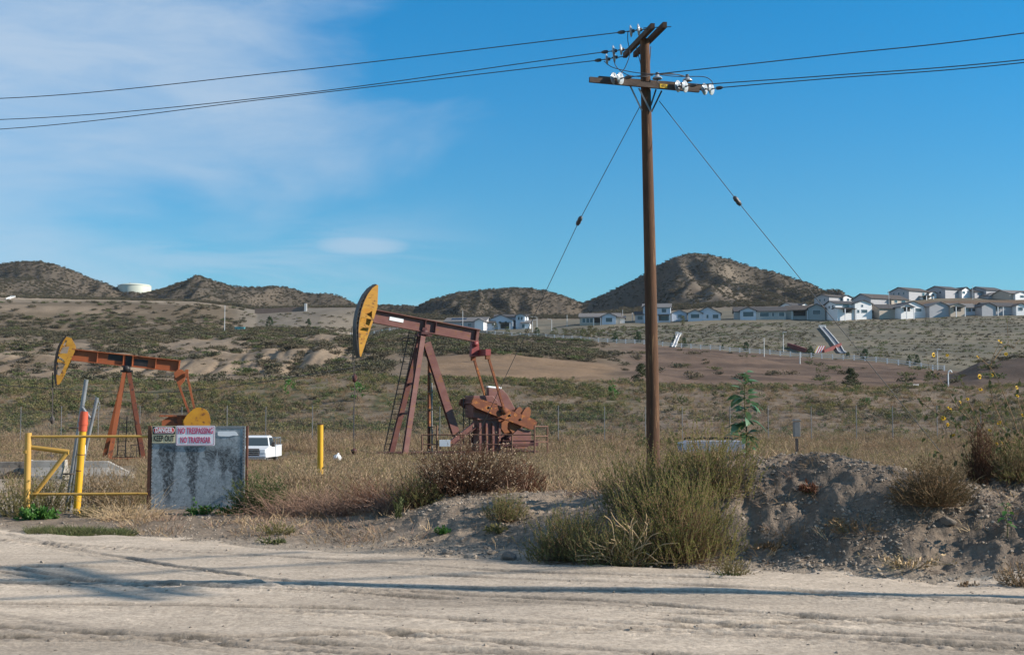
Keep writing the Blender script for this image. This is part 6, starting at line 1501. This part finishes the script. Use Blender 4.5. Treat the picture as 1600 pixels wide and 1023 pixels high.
# pale dead branches in front of the olive bush
r = np.random.default_rng(5)
b_ = thing("dead_branch", gp(985, 13.35), "fan of bare pale branches lying on the olive bush", "branch")
mb = MB()
for i in range(26):
    a = r.uniform(-.2, 3.3); l = r.uniform(.3, .62); d_ = Vector((math.cos(a)*l*.75-.02, -.12*r.uniform(.2, 1), abs(math.sin(a))*l*.8+.05)); m_ = d_*.5+Vector((r.normal()*.05, r.normal()*.03, r.normal()*.04+.03))
    mb.tube(curve([(r.normal()*.04, r.normal()*.03, .05), m_, d_, d_*1.25+Vector((r.normal()*.06, 0, -.04))], 4), [.0055]*12+[.003], 4, False)
mb.build("branches", m_paletwig, b_)
# bare dry stalks rising from the field
k = 0
for px, Y, h, n, lab in ((905, 19.5, .75, 60, "tuft of tall pale straw left of the utility pole"), (950, 20.5, .95, 70, "tallest tuft of pale straw stalks near the pole"), (1090, 18.8, .85, 60, "tuft of pale straw behind the olive bush, right of the pole"), (1225, 18.2, .68, 60, "tuft of pale straw just behind the dirt mound's left shoulder"), (870, 19.5, .6, 50, "short pale straw tuft at the red brown bush"), (1290, 19.0, .45, 45, "low pale straw tuft over the crest of the dirt mound")):
    k += 1; bush("straw_tuft", gp(px, Y), .55, .45, h, n, 0, 0, 0, m_paletwig, None, lab, "straw", "tufts of pale straw", .5, .55, 0, 50+k, .28, 1.0, tw=.0035)
# tall blue green plant
def bigleaf(mb, p, d, L_, w, g):
    d = Vector(d).normalized(); s = d.cross(Vector((g.normal()*.4, g.normal()*.4, 1))).normalized(); n_ = s.cross(d)
    V = []; prof = ((0, .06), (.15, .62), (.38, 1.), (.65, .78), (.86, .36), (1., .02))
    for t, ww in prof:
        c = Vector(p)+d*L_*t-n_*(-1 if n_.z < 0 else 1)*L_*.35*t*t
        for k in (-1, 0, 1): V.append(c+s*(k*ww*w/2)+n_*(abs(k)*.10*w*ww))
    mb.add(V, [(i*3+k, i*3+k+1, i*3+k+4, i*3+k+3) for i in range(5) for k in (0, 1)], True)
def leafplant(name, base, h, nl, L_, w, mat, label, seed, bare=.25, width=1., group=None):
    g = np.random.default_rng(seed); o = thing(name, base, label, "plant", group); mb = MB()
    st = curve([(0, 0, -.05), (.01, 0, h*.35), (-.01, .01, h*.7), (.01, 0, h)], 6); mb.tube(st, [.009*max(.6, h)*(1.1-.7*i/len(st)) for i in range(len(st))], 7); ml = MB()
    for i in range(nl):
        if nl > 40 and math.sin(i*.35+1) > .72: continue
        f = bare+(1-bare)*(i/nl)**.9; z = h*f; a = i*2.4+g.normal()*.6; z += g.normal()*.03*h; size = L_*(1.05-.45*f**4)*g.uniform(.45, 1.2); st_l = size*.35
        d = Vector((math.cos(a), math.sin(a), g.uniform(-.3, 1.2 if f > .8 else .7))); p = Vector((0, 0, z)); q = p+d*st_l*width
        mb.tube([p, q], .0045, 4, False); bigleaf(ml, q, d+Vector((0, 0, -.25*g.uniform(0, 1.4))), size, w*size/L_, g)
    mb.build("stem", m_airy, o); lf = ml.build("leaves", mat, o); return o
_g = gp(1164, 15.6); TALLH = float(zpy(584, 15.6))-_g[2]
leafplant("tall_leafy_plant", gp(1164, 15.6), TALLH, 84, .20, .125, m_bluelf, "tall blue green plant with broad leaves standing beside the dirt mound", 3, .10, .8)
leafplant("seedling", gp(1567, 12.9), .34, 13, .085, .055, m_leaf, "small bright green seedling alone on the right dirt bank", 5, .4)
# weeds at the gate and along the road
def weed(px, Y, rx, h, n, mt, lab, seed, cat="weed", ll=.05, lw=.012, dr=.2, nst=None):
    return bush("roadside_weed", gp(px, Y), rx, rx*.8, h, nst or max(40, n//25), n, ll, lw, m_drygreen if mt is not m_green else m_green, mt, lab, cat, "green weeds near the gate and road", .45, .5, .15, seed, dr, 1.0, tw=.0025)
weed(405, 19.2, .32, .62, 6500, m_green, "tall green weed clump against the right edge of the grey panel", 61, ll=.045, lw=.006)
weed(318, 19.35, .18, .16, 700, m_leaf, "low leafy weed under the middle of the grey panel", 62); weed(368, 19.2, .2, .17, 700, m_leaf, "low dark weed under the right corner of the grey panel", 63)
weed(436, 22.4, .22, .24, 900, m_leaf, "round bright green weed on the gravel heap", 64, ll=.07, lw=.02)
weed(30, 19.6, .36, .55, 3000, m_drygreen, "yellow green weed at the foot of the gate post, left side", 65, ll=.04, lw=.006); weed(66, 19.2, .22, .16, 900, m_leaf, "dark leafy weed just right of the gate post's foot", 66, ll=.08, lw=.02)
weed(80, 20.2, .42, .75, 3600, m_drygreen, "wispy yellow green weed behind the gate's diagonal brace", 67, ll=.04, lw=.005); weed(150, 20.7, .40, .80, 3600, m_dry, "wispy dry weed behind the gate right of the leaning pipes", 68, ll=.04, lw=.005); weed(200, 20.6, .42, .80, 3600, m_dry, "wispy dry weed behind the gate beside the grey panel", 69, ll=.04, lw=.005)
weed(140, 19.5, .16, .2, 500, m_drygreen, "low yellow weed at the foot of the red topped pipe", 70)
weed(1140, 12.55, .17, .22, 1300, m_drygreen, "small yellow green weed at the road edge below the olive bush", 71, ll=.03, lw=.005); weed(1130, 12.4, .12, .11, 500, m_green, "tiny dense green weed at the road edge below the olive bush", 72, ll=.03, lw=.006)
weed(428, 15.9, .14, .07, 420, m_green, "flat little green weed at the road edge below the dead weeds", 73, ll=.05, lw=.008); weed(436, 16.6, .2, .16, 700, m_drygreen, "pale dry tuft at the road edge below the dead weeds", 74, ll=.04, lw=.005)
weed(690, 15.5, .07, .10, 200, m_leaf, "single small green weed on the stony dirt slope", 75); weed(622, 16.6, .09, .34, 260, m_green, "thin upright weed before the dark low bush", 76, ll=.05, lw=.008, nst=8); weed(775, 15.3, .10, .10, 260, m_drygreen, "small dull weed on the stony slope right of another", 77)
weed(1590, 11.9, .16, .24, 700, m_dry, "dry tuft at the right edge of the roadside bank", 78, ll=.06, lw=.005); weed(1500, 11.9, .1, .07, 300, m_dry, "low dry tuft on the right bank", 79); weed(1260, 14.2, .1, .10, 300, m_redlf, "rusty dead tuft in the face of the dirt mound", 80); weed(1205, 13.6, .16, .1, 300, m_twig, "grey twiggy litter on the dirt mound's left face", 81)
weed(1330, 13.4, .26, .12, 200, m_twig, "mat of thin grey twigs across the middle of the dirt mound", 82, nst=70); weed(1415, 12.7, .3, .12, 200, m_paletwig, "pale dry twigs trailing below the round brown green bush", 83, nst=50)
weed(1030, 17.5, .3, .32, 900, m_green, "low green weed behind the olive bush by the pole", 84); weed(1345, 17.5, .35, .34, 1500, m_drygreen, "yellow green weed behind the right part of the dirt mound", 85); weed(1300, 16.9, .26, .46, 1200, m_green, "upright green weed over the crest of the dirt mound", 86, ll=.05, lw=.007)
# grass strip on the road edge at left
gs = proto_col([grass_proto("gr%d" % i, 30, .10, .13, .004, m_green, 400+i, .9) for i in range(3)], "green_tufts")
n = 420; px = rng.uniform(58, 205, n); Yg = 17.35-(px-58)*.0035+rng.normal(size=n)*.17; kk = fbm(px/14, Yg, 2, 301) > .36; x = (px-800)/2000*Yg; P = np.stack([x, Yg, H(x, Yg)], -1)[kk]
scatter("green_grass", gs, P, rng.uniform(.6, 1.2, len(P)), tilt=.2, label="strip of short green grass at the road edge before the gate", cat="grass")
# dry litter and twigs on the berm
lt = proto_col([grass_proto("lt%d" % i, 16, .14, .16, .003, m, 420+i, 2.4) for i, m in enumerate((m_paletwig, m_dry, m_twig, m_mauve))], "litter")
P, px, Y = sample(6500, 180, 1650, 11.2, 19.5, lambda px, Y, x: sst(.15, .8, Y-Ye(x))*(fbm(x/.8, Y/.8, 3, 303) > .5)*np.where(px > 1150, .35, .9))
scatter("dry_litter", lt, P, rng.uniform(.5, 1.2, len(P)), tilt=.5, label="dry twigs and stalks littering the roadside dirt", cat="litter")

# ---- sunflower bush at the right edge
sf = thing("sunflower_bush", gp(1560, 14.6), "sprawling wild sunflower with thin brown stems and yellow flowers at the right edge", "flower"); o0 = Vector(sf.location)
Yf = 14.6
def SP(px, py, Y=Yf): return Vector(W(px, py, Y))
base = SP(1575, 745)
br = [[(1570, 745), (1545, 690), (1500, 640), (1465, 588), (1450, 575)], [(1575, 745), (1560, 700), (1480, 655), (1440, 628), (1428, 612)], [(1580, 745), (1572, 680), (1550, 620), (1548, 570), (1562, 535)], [(1585, 745), (1590, 680), (1570, 620), (1552, 580), (1528, 556)], [(1588, 745), (1600, 670), (1590, 620), (1594, 590)], [(1578, 745), (1555, 720), (1520, 660), (1500, 630), (1490, 615)],
      [(1560, 730), (1545, 700), (1520, 690), (1490, 700)], [(1550, 690), (1530, 660), (1512, 625), (1505, 598)], [(1590, 745), (1610, 690), (1606, 640), (1600, 605)], [(1560, 700), (1575, 690), (1592, 692), (1600, 680)], [(1500, 640), (1480, 640), (1470, 650)], [(1548, 570), (1570, 540), (1585, 545)]]
mb = MB(o0); g = np.random.default_rng(9); stemp = []
for i, b in enumerate(br):
    pts = [SP(px, py, Yf+g.normal()*.12*(j > 0)) for j, (px, py) in enumerate(b)]; c = curve(pts, 6); stemp += c
    mb.tube(c, [.0075-.0045*k/len(c) for k in range(len(c))], 5, False)
    for q in range(5):
        p = c[int(g.integers(4, len(c)))]; e = p+Vector((g.normal()*.12, g.normal()*.1, abs(g.normal())*.10)); mb.tube([p, (p+e)/2+Vector((0, 0, .03)), e], .0022, 4, False); stemp.append(e)
for i in range(34):
    px, py = g.uniform(1490, 1606), g.uniform(600, 720); b = SP(px, 745+g.normal()*4, Yf+g.normal()*.15); t = SP(px+g.normal()*40-8, py, Yf+g.normal()*.2); m_ = (b+t)/2+Vector((g.normal()*.06, g.normal()*.05, .04)); c = curve([b, m_, t], 5)
    mb.tube(c, [.0045-.003*k/len(c) for k in range(len(c))], 4, False); stemp += c[3:]
    for q in range(4):
        p = c[int(g.integers(3, len(c)))]; e = p+Vector((g.normal()*.09, g.normal()*.08, abs(g.normal())*.09)); mb.tube([p, e], .0018, 3, False); stemp.append(e)
mb.build("stems", m_twig, sf)
m_petal = M("petal_yellow", (.75, .46, .015), (.68, .38, .01), 9, rough=.6, transl=.3); m_disc = M("flower_disc", (.10, .055, .015), None, rough=.9)
for i, (px, py) in enumerate(((1563, 533), (1572, 553), (1480, 555), (1459, 554), (1528, 557), (1531, 588), (1550, 586), (1500, 628), (1512, 623), (1501, 637), (1484, 637), (1474, 653), (1481, 663), (1532, 608), (1589, 605), (1590, 618), (1547, 672), (1561, 660), (1567, 692), (1490, 680), (1557, 693), (1598, 648))):
    c = SP(px, py, Yf-.03+g.normal()*.1); ax = Vector((g.normal()*.7, -1, .5+g.normal()*.4)).normalized(); a = ax.orthogonal().normalized(); b = ax.cross(a); s = g.uniform(.017, .030)
    fl = MB(o0)
    for k in range(11):
        t = k*6.283/11+g.normal()*.06; d = (a*math.cos(t)+b*math.sin(t)-ax*.12).normalized(); w = ax.cross(d).normalized()*s*.26
        fl.add([c+d*s*.25, c+d*s*.7+w, c+d*s*1.15*g.uniform(.85, 1.1), c+d*s*.7-w], [(0, 1, 2, 3)])
    f = fl.build("flower", m_petal, sf); MB(o0).lathe([(s*.36, -.003), (s*.34, .006), (0, .011)], c, ax, 9).build("disc", m_disc, f)
    q = min(stemp, key=lambda v: (v-c).length); mb = MB(o0).tube([q, (q+c)/2+Vector((0, 0, .01)), c-ax*.004], .002, 4, False); mb.build("flower_stalk", m_airy, sf)
ml = MB(o0)
for i in range(300):
    p = stemp[int(g.integers(0, len(stemp)))]; d = Vector((g.normal()*.6, g.normal()*.5, -.7)); bigleaf(ml, p, d, g.uniform(.03, .08), g.uniform(.02, .05), g)
ml.build("leaves", m_green, sf)

# ---- stones
m_stone = M("stone", (.20, .17, .14), (.14, .115, .095), 9, .95, rnd=1, c3=(.36, .30, .24), bump=.5, bscale=30)
def rock_mesh(name, seed, sub=2):
    bm = bmesh.new(); bmesh.ops.create_icosphere(bm, subdivisions=sub, radius=1.); g = np.random.default_rng(seed)
    pl = [(rdir(1, g)[0], g.uniform(.55, .9)) for _ in range(9)]
    for v in bm.verts:
        c = np.array(v.co)
        for n_, d in pl:
            k = c@n_
            if k > d: c = c-n_*(k-d)*.9
        c = c*(1+.10*(vn(c[0]*2.3+seed, c[1]*2.3+c[2]*1.7, seed)-.5)); v.co = c*np.array([1, .8, .62])
    me = bpy.data.meshes.new(name); bm.to_mesh(me); bm.free(); me.materials.append(m_stone); return me
rmesh = [rock_mesh("rock", 500+i, 3) for i in range(5)]
for i, (px, py, Y, s, lab) in enumerate(((1206, 808, 12.75, .055, "pale fist sized stone at the left foot of the dirt mound"), (1516, 856, 11.75, .06, "tan stone on the lower right of the bank"), (1453, 908, 11.9, .05, "grey stone at the road edge below the right bank"), (1320, 895, 12.2, .045, "small grey stone at the road edge below the dirt mound"), (1562, 862, 12.0, .075, "dark clod beside the tan stone at right"), (735, 862, 14.4, .075, "flat grey stone at the road edge before the dead brown bush"), (795, 860, 14.3, .10, "largest grey stone at the road edge left of the dull green bush"), (768, 856, 14.6, .06, "round grey stone between two larger ones at the road edge"), (700, 858, 14.8, .06, "small stone on the dirt slope left of the flat one"),
        (226, 808, 19.2, .10, "whitish stone lying below the left foot of the grey panel"), (235, 796, 19.4, .09, "upright brown stone at the panel's left foot"), (210, 806, 19.0, .06, "small brown stone in the dry stalk heap"), (612, 830, 16.1, .05, "grey stone on the dirt slope below the thin upright weed"), (1245, 905, 12.2, .035, "pebble at the road edge between weed and mound"), (1080, 876, 13.3, .05, "stone at the foot of the large olive bush"), (1120, 890, 12.9, .04, "small stone right of the large olive bush's foot"), (1180, 800, 13.0, .06, "brown stone under the large olive bush's right side"), (1475, 795, 13.3, .085, "pale block of hard earth under the round brown green bush"))):
    o = bpy.data.objects.new("stone", rmesh[i % 5]); COL.objects.link(o); p = gp(px, Y); o.location = (p[0], p[1], p[2]+s*.25); o.scale = (s*1.15, s, s*1.05); o.rotation_euler = (0, 0, random.uniform(0, 6)); tag(o, lab, "stone", "stones along the road")
rp = proto_col([bpy.data.objects.new("rp%d" % i, rock_mesh("rp%d" % i, 520+i, 2)) for i in range(4)], "rubble")
P, px, Y = sample(105000, -150, 1850, 10.8, 20, lambda px, Y, x: sst(-.1, .5, Y-Ye(x))*(.25+.75*(fbm(x/.7, Y/.7, 3, 305) > .48))*np.where(px > 1120, 1., np.where(px > 560, .6, .22)))
s_ = .005+.016*rng.uniform(0, 1, len(P))**3+.028*rng.uniform(0, 1, len(P))**16
scatter("gravel", rp, P+np.array([0, 0, .002]), s_, tilt=.6, label="gravel and clods strewn over the roadside bank", cat="gravel")
P, px, Y = sample(16000, -20, 1660, 7.6, 17, lambda px, Y, x: (Y < Ye(x)+.3)*(.12+.5*sst(-1.5, .2, Y-Ye(x))))
scatter("road_gravel", rp, P+np.array([0, 0, .050]), .0025+.014*rng.uniform(0, 1, len(P))**5+.02*rng.uniform(0, 1, len(P))**40, tilt=.6, label="loose small stones scattered on the dirt road", cat="gravel")
n = 1500; a = rng.uniform(0, 6.283, n); q = np.sqrt(rng.uniform(0, 1, n)); x = -3.85+np.cos(a)*q*.85; Yg = 23.6+np.sin(a)*q*1.2
scatter("gravel_heap", rp, np.stack([x, Yg, H(x, Yg)], -1), .012+.03*rng.uniform(0, 1, n)**2, tilt=.6, label="heap of grey gravel at the foot of the plain yellow post", cat="gravel")
# ================================================================== air
hb = MB(); hb.box((0, 1310, 72), (5400, 2780, 196)); hz_o = hb.build("haze", bpy.data.materials.new("air"))
hm = hz_o.data.materials[0]; hm.use_nodes = True; nt = hm.node_tree; nt.nodes.remove(nt.nodes["Principled BSDF"])
pv_ = nt.nodes.new("ShaderNodeVolumePrincipled"); pv_.inputs["Color"].default_value = (.80, .88, 1, 1); pv_.inputs["Density"].default_value = .00003; nt.links.new(pv_.outputs[0], nt.nodes["Material Output"].inputs["Volume"])
tag(hz_o, "thin blue air lying over the far hills", "haze", kind="stuff")
